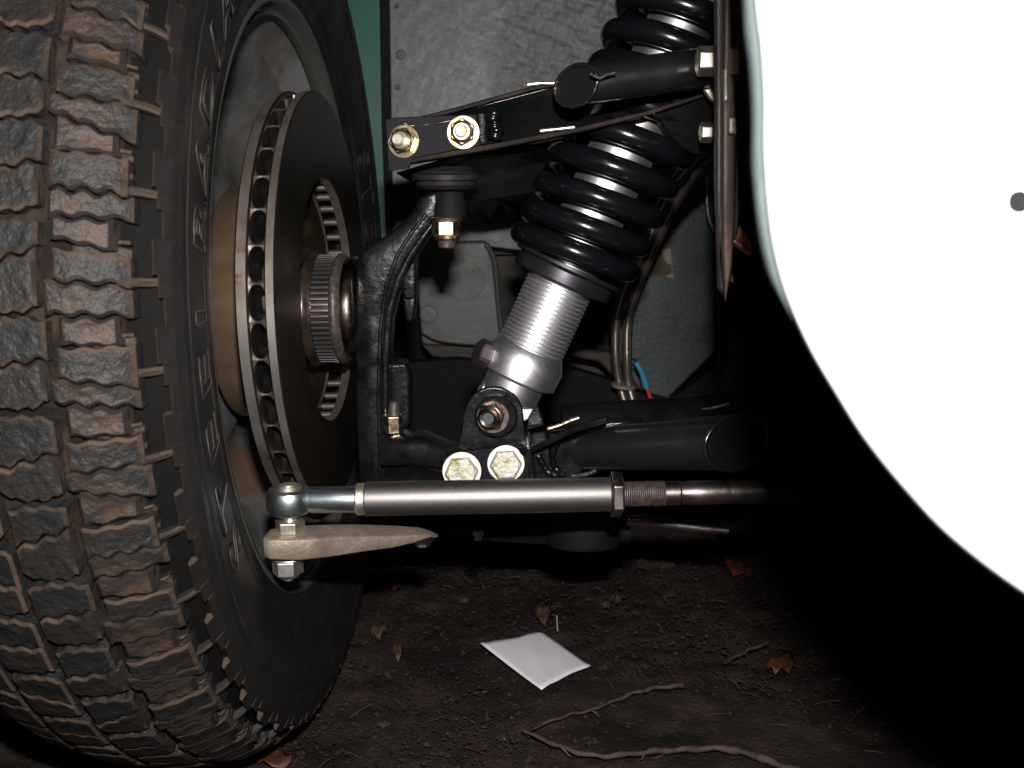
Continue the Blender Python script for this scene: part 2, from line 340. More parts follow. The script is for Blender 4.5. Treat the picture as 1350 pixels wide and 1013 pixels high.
def tread_variant(kind, k):
    r = random.Random(100*k + len(kind)); mb = MB(); j = lambda a: r.uniform(-a, a)
    if kind == 'in':                  # inner shoulder lug: three slabs cut by zigzag sipes
        sl = -.45
        e = [-.485+j(.012), -.21+j(.05), -.175+j(.01), .12+j(.05), .155+j(.01), .48+j(.012)]
        a = [.018, .030+j(.012), .05, .034+j(.012), .055, .02]
        f = [zz(e[i], a[i], .0100+j(.0015), .1*i + j(.25), sl+j(.6), -.012) for i in range(6)]
        f[2] = (lambda g: (lambda x: g(x) + PA*.026))(f[1]); f[4] = (lambda g: (lambda x: g(x) + PA*.026))(f[3])
        slab(mb, -.0250+j(.002), -.0035+j(.0007), 15, f[0], f[1], j(.0008)); slab(mb, -.0283+j(.001), .0016+j(.0006), 17, f[2], f[3], j(.0008)); slab(mb, -.0258+j(.002), .0006+j(.0006), 17, f[4], f[5], j(.0008))
        slab(mb, -.0030, .0010, 4, lambda x: PA*.29, lambda x: PA*.35, -.0016, .006)
        slab(mb, -.020, .0005, 4, lambda x: f[5](x)-PA*.02, lambda x: f[5](x)+PA*.10, -.0045, .004)
    if kind == 'mid':                 # hexagonal centre-side block with one sipe
        c = -.0425
        def lo(x): return PA*(-.44 + 5.2*abs(x-c)**1.0*1.5*4) + PA*.10*math.sin((x-c)*700)*.3 if abs(x-c) > .007 else PA*(-.44 + .218*1.0*(abs(x-c)/.007)) 
        lo2 = lambda x: PA*(-.475 + max(0, abs(x-c)-.005)*11 + .02*math.sin(x*900+k)); hi2 = lambda x: PA*(.455 - max(0, abs(x-c)-.006)*9 + .02*math.sin(x*800+2*k))
        md = zz(0.0+j(.06), .04, .0095, j(.4), .6+j(1), c)
        slab(mb, -.0560+j(.001), -.0315+j(.001), 13, lo2, lambda x: min(md(x), hi2(x)-PA*.06), j(.0003)); slab(mb, -.0552+j(.001), -.0303+j(.001), 13, lambda x: md(x)+PA*.035, lambda x: max(hi2(x), md(x)+PA*.09), j(.0003))
    if kind == 'cen':
        c = -.0705
        lo2 = lambda x: PA*(-.47 + max(0, abs(x-c)-.005)*11 + .02*math.sin(x*850+k)); hi2 = lambda x: PA*(.455 - max(0, abs(x-c)-.005)*10 + .02*math.sin(x*900+3*k))
        md = zz(0.02+j(.06), .04, .009, j(.4), -.7+j(1), c)
        slab(mb, -.0840, -.0590, 13, lo2, lambda x: min(md(x), hi2(x)-PA*.06), j(.0003)); slab(mb, -.0835, -.0582, 13, lambda x: md(x)+PA*.035, lambda x: max(hi2(x), md(x)+PA*.09), j(.0003))
    if kind == 'out':
        for x0, x1 in ((-.112, -.087), (-.150, -.116)):
            md = zz(j(.04), .04, .010, j(.2), .5, x0)
            slab(mb, x0, x1, 11, zz(-.45, .03, .012), md, 0); slab(mb, x0, x1, 11, lambda x: md(x)+PA*.035, zz(.44, .03, .012), 0)
    if kind == 'rib':                 # zigzag ledge where the lugs meet the sidewall
        def ledge(s0, s1, xi):        # curved onto the sidewall by hand: a small raised pad
            n = 5; ss = [s0 + (s1-s0)*i/(n-1) for i in range(n)]
            def q(x, r, s): return (x, -r*math.cos(s), r*math.sin(s))
            rt = rad(xi)
            prof_ = [(xi, rt-.008), (xi+.0001, rt-.0012), (xi+.0015, rt+.0004), (.0128, .2760), (.0142, .2680), (.0134, .260)]
            R = [[q(x, r_, s) for s in ss] for x, r_ in prof_]
            vs = [p for rr in R for p in rr]; fs = []; mi = []
            for a_ in range(len(prof_)-1):
                for b_ in range(n-1):
                    mb.add([R[a_][b_], R[a_][b_+1], R[a_+1][b_+1], R[a_+1][b_]], [[0,1,2,3]], 1 if a_ == 1 else 0, a_ >= 3)
            for b_ in (0, n-1):
                mb.add([R[a_][b_] for a_ in range(len(prof_))], [list(range(len(prof_)))], 1, False)
        ledge(-PA*.5, -PA*.16, .0100); ledge(-PA*.16, PA*.10, .0086); ledge(PA*.10, PA*.5, .0072)
        # bar bridging the pocket between lug and ledge
        slab(mb, -.004, .0092, 6, lambda x: PA*(-.03), lambda x: PA*.06, -.0012, .006)
        slab(mb, -.003, .0005, 3, lambda x: PA*(.42), lambda x: PA*.46, -.0012, .006)
    return mb
def ring_of(kind, name, nv, shift, label=None):
    protos = []
    for k in range(nv):
        o = tread_variant(kind, k).build(name, [rubside if kind == 'rib' else rub, rubedge], tyre, fix=(kind != 'rib')); protos.append(o.data)
        protos[-1].use_fake_user = False
        if k: bpy.data.objects.remove(o)
        else: first = o
    for i in range(NP):
        o = first if i == 0 else first.copy()
        if i: scene.collection.objects.link(o); o.parent = tyre
        o.data = protos[i % nv]
        o.rotation_euler = (-(i + shift + (random.uniform(-.015, .015) if kind != 'rib' else 0))*PA, 0, 0)
WINV[tyre.name] = Matrix.Identity(4)
ring_of('in', 'tread_block', 11, .0)
ring_of('mid', 'centre_tread_block', 9, .35)
ring_of('cen', 'centre_tread_block', 5, .85)
ring_of('rib', 'shoulder_ledge', 1, .15)
mbo = MB()
for i in range(NP):
    vb = tread_variant('out', i % 3); a = -(i+.3)*PA; ca, sa = math.cos(a), math.sin(a)
    vb.v = [(x, y*ca - z*sa, y*sa + z*ca) for x, y, z in vb.v]
    off = len(mbo.v); mbo.v += vb.v; mbo.f += [[q+off for q in f] for f in vb.f]; mbo.m += vb.m; mbo.sm += vb.sm
mbo.build('outer_tread', [rub, rubedge], tyre, kind='stuff')
# fine raised rings on the sidewall
mb = MB()
for r0 in (.2150, .2180, .2595):
    x0 = float(np.interp(r0, [.212, .225, .242, .258], [.0050, .0085, .0115, .0132]))
    xlathe([(x0-.0006, r0-.0012), (x0+.0009, r0-.0004), (x0+.0009, r0+.0004), (x0-.0006, r0+.0012)], 160, mb=mb)
mb.build('sidewall_ring', rubside, tyre)
# outlined raised lettering
def side_x(r): return float(np.interp(r, [.2030, .212, .225, .242, .258, .268], [.004, .0050, .0085, .0115, .0132, .0134]))
def letter(ch, ang, size, scalex):
    cu = bpy.data.curves.new('t', 'FONT'); cu.body = ch; cu.fill_mode = 'NONE'; cu.size = size; cu.align_x = 'CENTER'
    cu.bevel_depth = .00055; cu.bevel_resolution = 0; cu.resolution_u = 3
    cu.offset = 0.0006
    ob = bpy.data.objects.new('t', cu); scene.collection.objects.link(ob)
    bpy.context.view_layer.update()
    dg = bpy.context.evaluated_depsgraph_get(); me = bpy.data.meshes.new_from_object(ob.evaluated_get(dg))
    bpy.data.objects.remove(ob)
    for v in me.vertices:
        x, y, z = v.co; r = .2215 + y*.95; s = ang + x*scalex/.24
        v.co = (side_x(r) + .0004 + z, -r*math.cos(s), r*math.sin(s))
    me.materials.clear(); me.materials.append(rubletter)
    o = bpy.data.objects.new('raised_letter', me); scene.collection.objects.link(o); o.parent = tyre
a0 = math.radians(-25)
for base in (a0, a0 + PI):
    for i, ch in enumerate('STEELRADIAL'): letter(ch, base + math.radians(7.9)*i + (.02 if i > 4 else 0), .041, 1.08)
# rim
rp = [(.000, .1990), (.0025, .2010), (.0030, .2000), (.0025, .1965), (-.003, .1950), (-.010, .1925)]
xlathe(rp + [(-.0105, .1890), (-.004, .1885)], 160).build('rim_lip', rimlip, wheel)
xlathe([(-.0060, .1935), (-.016, .1900), (-.022, .1860), (-.028, .1790), (-.040, .1715), (-.062, .1690), (-.084, .1700), (-.096, .1740), (-.103, .1800), (-.135, .1830), (-.150, .1960), (-.152, .2), (-.154, .196)], 128).build('rim_barrel', rimm, wheel)
xlathe([(-.030, .1790), (-.0290, .170), (-.034, .158), (-.046, .148), (-.062, .140), (-.068, .125), (-.066, .105), (-.054, .085), (-.052, .03), (-.06, .001)], 96).build('wheel_centre', rimm, wheel)
# little valve / weight ticks on the rim edge
mb = MB()
for a in (-22, -48, 118, 127):
    s = math.radians(a)
for s in (PI*.5+.62, PI*.5+.86, PI*.5+1.0):
    c = math.cos(s); si = math.sin(s)
tick = []
for deg in (52, 40, 31, 12, -30):
    s = math.radians(deg); r = .187
    p = Vector((-.012, -r*math.cos(s), r*math.sin(s))); q = Vector((-.020, -(r-.007)*math.cos(s), (r-.007)*math.sin(s)))
    o = MB().tube([p, q], .0012, 6).build('rim_seam', rubdark, wheel)

def weight(a0_, a1_, r0, x0, x1, h):
    mb = MB(); rings = []; n = 14
    for i in range(n):
        s = math.radians(a0_ + (a1_-a0_)*i/(n-1)); t = math.sin(PI*(i+.6)/(n+.2))**.35
        ring = []
        for k in range(10):
            q = 2*PI*k/10; xx = (x0+x1)/2 + (x1-x0)/2*t*math.cos(q); rr = r0 - h*t*max(0, math.sin(q)) + .0005
            ring.append((xx, -rr*math.cos(s), -rr*math.sin(s)))
        rings.append(ring)
    mb.rings(rings); mb.build('weight_and_glint', zincw, wheel)
weight(20, 31, .187, -.026, -.012, .006); weight(30, 40, .186, -.019, -.011, .004); weight(30, 41, .180, -.030, -.022, .004); weight(-26, -16, .187, -.019, -.011, .003)  # last bar stands in for a bright reflection on the barrel
# ------------------------------------------------------------------ brake disc
disc = thing('brake_disc', WC, 'vented brake disc with rusty worn edges and brown bell, between tyre and black upright', 'brake disc', frame=WM)
RD = .141
def ringpart(x0, x1, r0, r1, name, faces=(discf, disce)):
    mb = MB(); n = 128; c = .0008
    pr = [(x0, r0, 0), (x0, r1-c, 0), (x0+c, r1, 1), (x1-c, r1, 1), (x1, r1-c, 0), (x1, r0, 0), (x0, r0, 2)]
    for a, b in zip(pr[:-1], pr[1:]):
        mi = 1 if (a[2] == 1 and b[2] == 1) else (1 if b[2] == 2 else 0)
        xlathe([(a[0], a[1]), (b[0], b[1])], n, mi, mb=mb)
    return mb.build(name, list(faces), disc, fix=False)
ringpart(-.0034, .0038, .082, RD, 'outer_friction_ring')
ringpart(.0134, .0194, .084, RD, 'inner_friction_ring')
NV = 40; vm = MB(); PV = 2*PI/NV; nq = 32
def dq(x, r, a): return (x, -r*math.cos(a), r*math.sin(a))
outer = []; hole = []
for k in range(nq):                    # one vent opening: a rectangle of the rim with an oval hole
    t = 2*PI*k/nq; c, q = math.cos(t), math.sin(t); m_ = max(abs(c), abs(q)); outer.append((c/m_, q/m_))
    hole.append((math.copysign(abs(c)**.75, c)*.97, math.copysign(abs(q)**.70, q)*.94))
X = lambda a: .0086 + a*.0049
O = [dq(X(a), .1390, b*PV/2) for a, b in outer]; H = [dq(X(a), .1385, b*PV/2) for a, b in hole]
H2 = [dq(X(a*.96), .130, b*PV/2*.92) for a, b in hole]; H3 = [dq(X(a*.96), .112, b*PV/2*.86) for a, b in hole]
vm.rings([O, H], True, False, False, 0, True); vm.rings([H, H2, H3], True, False, False, 1, True)
first = vm.build('vent_opening', [ventf, vanem], disc, fix=False)
for i in range(1, NV):
    o = first.copy(); scene.collection.objects.link(o); o.parent = disc; o.rotation_euler = (PV*i + .04, 0, 0)
first.rotation_euler = (.04, 0, 0)
first = MB().cyl((.0037, -.0865, 0), (.0135, -.0865, 0), .0026, None, 14).build('vane', ventf, disc)
for i in range(1, NV):
    o = first.copy(); scene.collection.objects.link(o); o.parent = disc; o.rotation_euler = (PV*i, 0, 0)
xlathe([(.0038, .110), (.0134, .110)], 96).build('vent_core', vanem, disc)
xlathe([(.004, .0812), (-.0035, .0812), (-.041, .0800), (-.0425, .0785), (-.0425, .03), (-.0425, .001)], 96).build('bell', bellm, disc)
xlathe([(.003, .0790), (-.0385, .0775), (-.039, .03)], 96).build('bell_lining', discf, disc, fix=False)

# ------------------------------------------------------------------ hub
hub = thing('wheel_hub', WC, 'oily black wheel hub with toothed sensor ring in the middle of the brake disc', 'hub', frame=WM)
HZ = -.006
def hl(prof, mat_, name, n=72, mb=None):
    R = [[(x, -r*math.cos(2*PI*k/n), r*math.sin(2*PI*k/n) + HZ) for k in range(n)] for x, r in prof]
    return MB().rings(R, True, True, True, 0, True).build(name, mat_, hub)
hl([(-.040, .030), (.006, .032), (.006, .0385), (.0075, .0400), (.0095, .0400), (.011, .0385), (.0135, .0375)], hubm, 'hub_flange')
hl([(.0135, .0350), (.0270, .0350)], hubm, 'ring_core')
mb = MB(); q = .0011
vs = [(.0140, -.0345, -q), (.0262, -.0345, -q), (.0262, -.0345, q), (.0140, -.0345, q), (.0140, -.0382, -q*.8), (.0262, -.0382, -q*.8), (.0262, -.0382, q*.8), (.0140, -.0382, q*.8)]
mb.add(vs, [[0,1,2,3],[7,6,5,4],[0,4,5,1],[1,5,6,2],[2,6,7,3],[3,7,4,0]], 0, False)
t0 = mb.build('sensor_tooth', toothm, hub, bevel=.0002, seg=1); t0.location = (0, 0, HZ)
for i in range(1, 60):
    o = t0.copy(); scene.collection.objects.link(o); o.parent = hub; o.rotation_euler = (2*PI*i/60, 0, 0)
hl([(.0265, .0375), (.028, .0388), (.0300, .0388), (.0315, .0375), (.033, .0350)], rust, 'retaining_ring')
hl([(.0330, .0355), (.0345, .0362), (.0400, .0362), (.0410, .0350), (.0415, .02)], hubring, 'bearing_ring')

# ------------------------------------------------------------------ upright (steering knuckle)
upr = thing('steering_upright', P(500, 460, .69), 'black cast steering upright standing between brake disc and shock absorber', 'upright')
Yu = .668
mb = MB()
def profile_strip(L, R_, Yf, depth):   # smooth casting between a left and a right outline (same v list)
    rings = []
    for (ul, v), (ur, v2) in zip(L, R_):
        a = P(ul, v, Yf); b = P(ur, v2, Yf); w_ = (b-a); c = (a+b)/2; hw = w_.length/2; dx = w_.normalized()
        dirn = Vector((0, 1, 0)); ring = []
        for k in range(16):
            t = 2*PI*k/16; cx = math.cos(t); sy = math.sin(t)
            cx = math.copysign(abs(cx)**.3, cx); sy = math.copysign(abs(sy)**.35, sy)
            ring.append(c + dx*hw*cx + dirn*(depth/2*(1+sy)))
        rings.append(ring)
    return rings
Ll = [(556, 262), (545, 278), (526, 297), (500, 316), (474, 330), (467, 352), (466, 400), (467, 450), (467, 500), (468, 560), (470, 610), (472, 650), (474, 690)]
Rl = [(590, 262), (584, 284), (566, 312), (547, 340), (531, 368), (520, 400), (513, 430), (511, 460), (511, 500), (512, 560), (514, 610), (516, 650), (517, 690)]
mb.rings(profile_strip(Ll, Rl, Yu, .045), True, True, True)
mb.build('casting', cast, upr)
mb = MB()                              # raised front rib along the right edge
mb.tube([P(u, v, Yu-.001) for u, v in [(576, 288), (558, 312), (540, 338), (525, 368), (513, 410), (508, 470), (508, 540), (510, 600), (512, 660)]], [.0015, .0020, .0024, .0026, .0026, .0026, .0026, .0026, .0026], 12)
mb.tube([P(u, v, Yu) for u, v in [(562, 282), (542, 308), (524, 336), (509, 378), (501, 440), (499, 520), (501, 600), (503, 660)]], [.0014]*8, 10)
mb.build('raised_rib', cast, upr)
mb = MB(); mb.prism(PX([(532, 336), (543, 326), (548, 345), (548, 400), (544, 425), (535, 425), (530, 390)], .69), (0, .02, 0)); mb.build('web_flange', cast, upr, bevel=.002)
MB().hexa(P(539, 386, .686), (0.2, -1, .1), 8*K(386, .686), .006).build('web_bolt', satin, upr, bevel=.0004)
c = P(593, 268, .672)                  # boss that carries the upper ball joint
mb = MB(); kk = K(268, .672)
mb.lathe([(-19*kk, 19*kk), (-17*kk, 22*kk), (12*kk, 19*kk), (15*kk, 17*kk)], c, (0, 0, 1), 32); mb.build('upper_boss', satin, upr)
mb = MB(); mb.prism(PX([(552, 262), (575, 251), (586, 252), (584, 287), (562, 290), (545, 300), (540, 285)], .672), (0, .028, 0)); mb.build('boss_web', cast, upr, bevel=.003)
# lower lug of the upright and lower joint
mb = MB(); mb.prism(PX([(512, 480), (535, 478), (541, 500), (541, 560), (528, 575), (512, 575)], .69), (0, .02, 0)); mb.build('lower_lug', cast, upr, bevel=.003)
kk = K(555, .66)
MB().hexa(P(518, 570, .66), (0, 0, 1), 14*kk, 24*kk, rot=PI/6+.25).build('lower_nut', zinc, upr, bevel=.0006)
mb = MB(); mb.cyl(P(519, 548, .66), P(520, 530, .66), 9*kk, 6*kk, 16); mb.build('lower_stud', rust, upr)

# ------------------------------------------------------------------ upper ball joint
bj = thing('ball_joint', P(589, 235, .672), 'ball joint with ribbed rubber boot and yellow nut hanging under the upper wishbone plate', 'ball joint')
kk = K(236, .672); c = P(588, 236, .672)
MB().lathe([(-14*kk, 24*kk), (-13*kk, 33*kk), (-8*kk, 40*kk), (-3*kk, 38*kk), (-1*kk, 44*kk), (5*kk, 45*kk), (8*kk, 38*kk), (12*kk, 36*kk), (16*kk, 30*kk)], c, (0, 0, 1), 40).build('rubber_boot', boot, bj)
MB().lathe([(0, 37*kk), (.001, 38.5*kk), (.002, 37*kk)], c + Vector((0, 0, 9*kk)), (.02, 0, 1), 40).build('boot_clip', satin, bj)
c = P(589, 318, .66); kk = K(300, .66)
MB().lathe([(0, 20*kk), (2*kk, 21*kk), (4*kk, 20*kk)], P(589, 291, .662), (0, 0, 1), 32).build('washer', zinc, bj)
MB().hexa(P(589, 311, .66), (0, 0, 1), 19.5*kk, 20*kk, rot=PI/6).build('castle_nut', zinc, bj, bevel=.0006)
MB().lathe([(0, 13*kk), (3*kk, 17.5*kk), (7*kk, 18*kk)], P(589, 317, .66), (0, 0, 1), 28).build('nut_collar', zinc, bj)
MB().cyl(P(589, 327, .66), P(589, 316, .66), 11*kk, 12*kk, 20, ch=.0006).build('stud_end', rust, bj)
MB().tube([P(546, 236, .668), P(552, 232, .664), P(560, 229, .66)], .0018, 8).build('boot_clip_end', weld, bj)

# ------------------------------------------------------------------ upper wishbone
uw = thing('upper_wishbone', P(720, 150, .64), 'gloss black welded upper wishbone bolted to a flat end plate, crossing before the spring', 'wishbone')
mb = MB(); mb.prism(PX([(515, 172), (535, 160), (640, 137), (738, 111), (800, 108), (935, 78), (948, 122, .636), (860, 148, .636), (760, 171, .638), (650, 190, .636), (560, 208, .636), (528, 212, .636)], .617), (0, .006, 0))
mb.build('front_arm_web', gloss, uw, bevel=.0015)
mb = MB()
mb.prism(PX([(515, 163), (600, 142), (700, 114), (742, 107), (744, 112), (702, 120), (602, 148), (517, 170)], .612), (0, .045, 0)); mb.build('top_flange', worn, uw, bevel=.0008)
mb = MB()
mb.prism(PX([(530, 210), (650, 189), (760, 168), (850, 147), (930, 122), (932, 127), (852, 153), (762, 175), (652, 197), (532, 217)], .612), (0, .045, 0)); mb.build('bottom_flange', worn, uw, bevel=.0008)
mb = MB(); mb.prism(PX([(508, 158), (520, 155), (628, 151), (633, 192), (590, 200), (545, 209), (538, 222), (512, 226)], .610), (0, .006, 0)); mb.build('end_plate', satin, uw, bevel=.0006)
mb = MB(); mb.prism(PX([(520, 228), (600, 205), (700, 196), (762, 186), (790, 215, .75), (760, 240, .762), (690, 258, .766), (640, 266, .77), (600, 264, .77), (560, 250, .76)], .735), (0, .012, 0)); mb.build('rear_arm', gloss, uw, bevel=.002)
mb = MB(); mb.prism(PX([(596, 204), (700, 190), (762, 178), (764, 186), (700, 199), (600, 213)], .70), (0, .04, 0)); mb.build('rear_arm_flange', gloss, uw, bevel=.001)
# weld beads
def bead(pts, r, name='weld_bead', root=None, m=None):
    P_ = spl(pts, 5); mb = MB()
    mb.tube(P_, [r*(1+.14*math.sin(i*1.9)+.1*math.sin(i*.7)) for i in range(len(P_))], 10); return mb.build(name, m or gloss, root)
bead(PX([(634, 150), (636, 165), (635, 178), (637, 190)], .609), .0022, root=uw, m=weld)
bead(PX([(652, 147), (650, 160), (654, 170), (652, 184)], .625), .0045, root=uw)
bead(PX([(695, 112), (712, 110), (728, 110), (737, 108)], .6095), .0012, root=uw, m=zincw)  # bright zinc on this bead and the next paints in the weld highlights
bead(PX([(712, 173), (730, 171), (748, 169), (758, 168)], .6095), .0012, root=uw, m=zincw)
bead(PX([(530, 162), (545, 166), (575, 163), (612, 156)], .611), .0011, root=uw)
# pivot tube with mitred blanked end
kk = K(110, .58); a = P(758, 113, .575); b = P(938, 88, .590)
def mitre_tube(a, b, r, nrm, n=40, r1=None):
    ax = (b-a).normalized(); e1, e2 = basis(ax); nrm = Vector(nrm).normalized(); R0 = []; R1 = []
    for k in range(n):
        d = e1*math.cos(2*PI*k/n) + e2*math.sin(2*PI*k/n); base = a + d*r
        t = -(base-a).dot(nrm)/ax.dot(nrm); R0.append(base + ax*t); R1.append(b + d*(r1 or r))
    return R0, R1
R0, R1 = mitre_tube(a, b, 25.5*kk, (-.62, -.78, .05), r1=26.5*kk)
c0 = sum(R0, Vector())/len(R0)
mb = MB(); mb.rings([R0, R1], True, False, True); mb.build('pivot_tube', tubeb, uw)
mb = MB(); inn = [c0 + (p-c0)*.93 for p in R0]; sunk = [p + Vector((.0006, .0008, 0)) for p in [c0 + (q-c0)*.90 for q in R0]]
mb.rings([R0, inn, sunk], True, False, True); mb.build('tube_end_cap', tubeb, uw)
bead([p + Vector((.0005, -.0006, 0)) for p in R0[::4] + [R0[0]]], .0011, root=uw, m=tubeb)
bead(PX([(778, 97), (790, 103), (800, 99), (812, 96)], .555), .0007, root=uw, m=weld)
# end plate nuts
def nut_on(root, u, v, Y, rpx, ax=(0.12, -1, .12), mats=(zinc, zinc, crm), rot=.3, wash=1.18, hh=.55, stud=.45, studh=.5):
    kk = K(v, Y); p = P(u, v, Y); ax = Vector(ax).normalized(); r = rpx*kk
    MB().lathe([(0, r*wash), (r*.14, r*wash)], p, ax, 36).build('washer', mats[0], root, bevel=.0003)
    p2 = p + ax*r*.141
    MB().hexa(p2, ax, r, r*hh, rot).build('hex_nut', mats[1], root, bevel=.0004)
    MB().lathe([(0, r*.80), (r*.16, r*.74), (r*.24, r*.60)], p2 + ax*r*hh, ax, 32).build('nut_crown', mats[1], root)
    if stud: MB().lathe([(0, r*stud), (r*studh*.85, r*stud), (r*studh, r*stud*.8)], p2 + ax*(r*hh+r*.18), ax, 24).build('bolt_end', mats[2], root)
nut_on(uw, 533, 187, .609, 18, ax=(-.22, -1, .10), mats=(zinc, zinc, crm), rot=.2, studh=.75)
nut_on(uw, 611, 175, .609, 18, ax=(-.10, -1, .06), mats=(zinc, zinc, crm), rot=.5, studh=.45)
# pivot bolts on the right
def pivot(u0, u1, v, Y, rpx, name, m=zincw, rot=0):
    kk = K(v, Y); a = P(u0, v, Y); b = P(u1, v, Y)
    MB().hexa(a, b-a, rpx*kk, (b-a).length, rot).build(name, m, uw, bevel=.0008)
pivot(919, 944, 81, .565, 20, 'pivot_nut', rot=PI/6)
pivot(923, 939, 175, .60, 14, 'lower_pivot_nut', rot=PI/6)
kk = K(100, .58)
MB().lathe([(0, 32*kk), (.002, 33*kk), (.004, 32*kk)], P(944, 85, .575), (1, .1, -.05), 36).build('pivot_washer', gloss, uw)
MB().cyl(P(944, 83, .575), P(975, 80, .58), 9*kk, None, 20).build('pivot_bolt', rodm, uw)
MB().cyl(P(938, 175, .60), P(968, 173, .60), 6*kk, None, 16).build('lower_pivot_bolt', rodm, uw)
mb = MB(); mb.prism(PX([(905, 108), (925, 112), (944, 100), (946, 150, .625), (946, 200, .64), (915, 205, .64), (893, 190, .635), (870, 160, .625)], .615), (0, .03, 0)); mb.build('pivot_bracket', blackp, uw, bevel=.002)
mb = MB(); mb.prism(PX([(928, 118), (938, 116), (944, 124), (943, 136), (936, 130)], .59), (0, .006, 0)); mb.build('bracket_tab', crm, uw, bevel=.0008)

# ------------------------------------------------------------------ coil-over shock absorber
B0 = P(657, 552, .655); T0 = P(657 + .462*(552+90), -90, .672)
axis = (T0-B0).normalized(); L_ = (T0-B0).length
co = thing('coilover_shock', B0, 'coil-over shock absorber with black coil spring and threaded silver body leaning to the right', 'shock absorber')
kk = K(450, .66)
e1 = Vector((0, 1, 0)).cross(axis).normalized()       # points right-down in the picture
e2 = axis.cross(e1)
def av(v):                                          # distance along the axis at photo row v
    lo, hi = -.1, L_+.1
    for _ in range(40):
        md = (lo+hi)/2; p = B0 + axis*md; d = p - Vector((0, 0, CAMZ)); yy = d.y*CP - d.z*SP; zz_ = d.y*SP + d.z*CP
        vv = 506.5 - FPX*zz_/yy
        if vv > v: lo = md
        else: hi = md
    return lo
# threaded sleeve
s0, s1 = av(461), av(372); R_ = .0226
n = 17; prof_ = [(s0-.001, R_-.001)]
for i in range(n):
    a = s0 + (s1-s0)*i/n; h = (s1-s0)/n
    prof_ += [(a+h*.05, R_-.0010), (a+h*.30, R_), (a+h*.70, R_), (a+h*.95, R_-.0010)]
MB().lathe(prof_, B0, axis, 64, smooth=False).build('threaded_sleeve', alu, co)
MB().lathe([(av(499), .0235), (av(496), .0265), (av(474), .0270), (s0, .0235), (s0+.001, .0226)], B0, axis, 64).build('sleeve_base', alu, co)
MB().lathe([(av(524), .0180), (av(522), .0196), (av(500), .0200), (av(496), .0218)], B0, axis, 64).build('damper_end', alu, co)
# fork down to the eye
mb = MB(); q = [B0 + axis*av(516) - e1*.019, B0 + axis*av(516) + e1*.019, B0 + axis*av(536) + e1*.0185, B0 + axis*av(560) + e1*.0075, B0 + axis*av(572), B0 + axis*av(560) - e1*.012, B0 + axis*av(533) - e1*.021]
mb.prism([p - Vector((0, .007, 0)) for p in q], (0, .016, 0)); mb.build('eye_fork', alu, co, bevel=.0015)
# knob
kc = B0 + axis*av(488); kd = (-e1 + axis*.06 + Vector((0, -.35, 0))).normalized()
MB().cyl(kc + kd*.016, kc + kd*.0255, .0032, None, 16).build('knob_stem', rodm, co)
mb = MB(); rr = .0088; nk = 24; rings = []
for a, sc in ((.0250, .86), (.0260, 1), (.0335, 1), (.0345, .86)):
    f1, f2 = basis(kd)
    rings.append([kc + kd*a + (f1*math.cos(2*PI*k/nk) + f2*math.sin(2*PI*k/nk))*rr*sc*(1 + (.05 if (k//2) % 2 else -.03)) for k in range(nk)])
mb.rings(rings, smooth=False); mb.build('adjuster_knob', knobm, co)
# collar and seat
mb = MB(); c0 = av(374)
mb.lathe([(c0-.0005, .0235), (c0, .0330), (c0+.001, .0340), (c0+.009, .0340), (c0+.010, .0330)], B0, axis, 12, smooth=False); mb.build('adjuster_ring', collar, co, bevel=.0006)
MB().lathe([(c0+.010, .034), (c0+.0102, .036), (c0+.011, .037), (c0+.013, .037), (c0+.0132, .03)], B0, axis, 56).build('spring_seat', collar, co)
# spring
zb = c0 + .0175; pitch = .0208; NT = 15; pts = []; Rs = .0375; wr = .0073
per = 36
h = zb
for i in range(int(per*NT)):
    t = i/per; ph = 2*PI*t + 2.4
    rate = .0145 if t < .8 else (.0185 if t < 2 else pitch)
    if i: h += rate/per
    pts.append(B0 + axis*h + (e1*math.cos(ph) + e2*math.sin(ph))*Rs)
MB().tube(pts, wr, 14).build('coil_spring', springm, co)
MB().lathe([(c0, .0215), (c0+.40, .0215)], B0, axis, 64).build('damper_body', alu, co)
# tiny blue and red maker's mark on the damper body
for (u, v, m_) in ((863, 172, badge_b), (864, 178, badge_r), (871, 182, badge_b)):
    c = P(u, v, .655); kq = K(v, .655)
    MB().prism([c + Vector((-4*kq, 0, 2*kq)), c + Vector((3.5*kq, 0, 0)), c + Vector((4*kq, 0, -3*kq)), c + Vector((-3.5*kq, 0, -1.5*kq))], (0, .0012, 0)).build('sticker', m_, co)

# ------------------------------------------------------------------ lower wishbone
lw = thing('lower_wishbone', P(780, 600, .63), 'black tubular lower wishbone with two cream bolt heads, just above the track rod', 'wishbone')
kk = K(590, .62)
# clevis
def clevis(Y, th, name, du=0, dv=0):
    pl = [(600+du, 598+dv), (606+du, 575+dv), (612+du, 548+dv)]
    for k in range(0, 13):
        a = PI - PI*k/12; pl.append((651+du+39*math.cos(a), 548+dv-38*math.sin(a)))
    pl += [(693+du, 575+dv), (697+du, 592+dv)]
    MB().prism(PX(pl, Y), (0, th, 0)).build(name, cast, lw, bevel=.0015)
clevis(.628, .005, 'clevis_plate')
mb = MB(); mb.prism(PX([(690, 590), (695, 552), (703, 532), (709, 532), (717, 556), (722, 585)], .665), (0, .006, 0)); mb.build('rear_clevis_plate', cast, lw, bevel=.002)
c = P(654, 549, .627)
MB().lathe([(0, 29*kk), (.0015, 29*kk), (.0025, 26*kk)], c, (0, -1, 0), 40).build('bush_washer', gloss, lw, bevel=.0004)
MB().lathe([(0, 21*kk), (.001, 21*kk)], c + Vector((-.002, -.0025, 0)), (0, -1, .05), 36).build('thin_washer', darkn, lw, bevel=.0003)
p = P(648, 549, .6225); ax = Vector((-.28, -1, .02)).normalized()
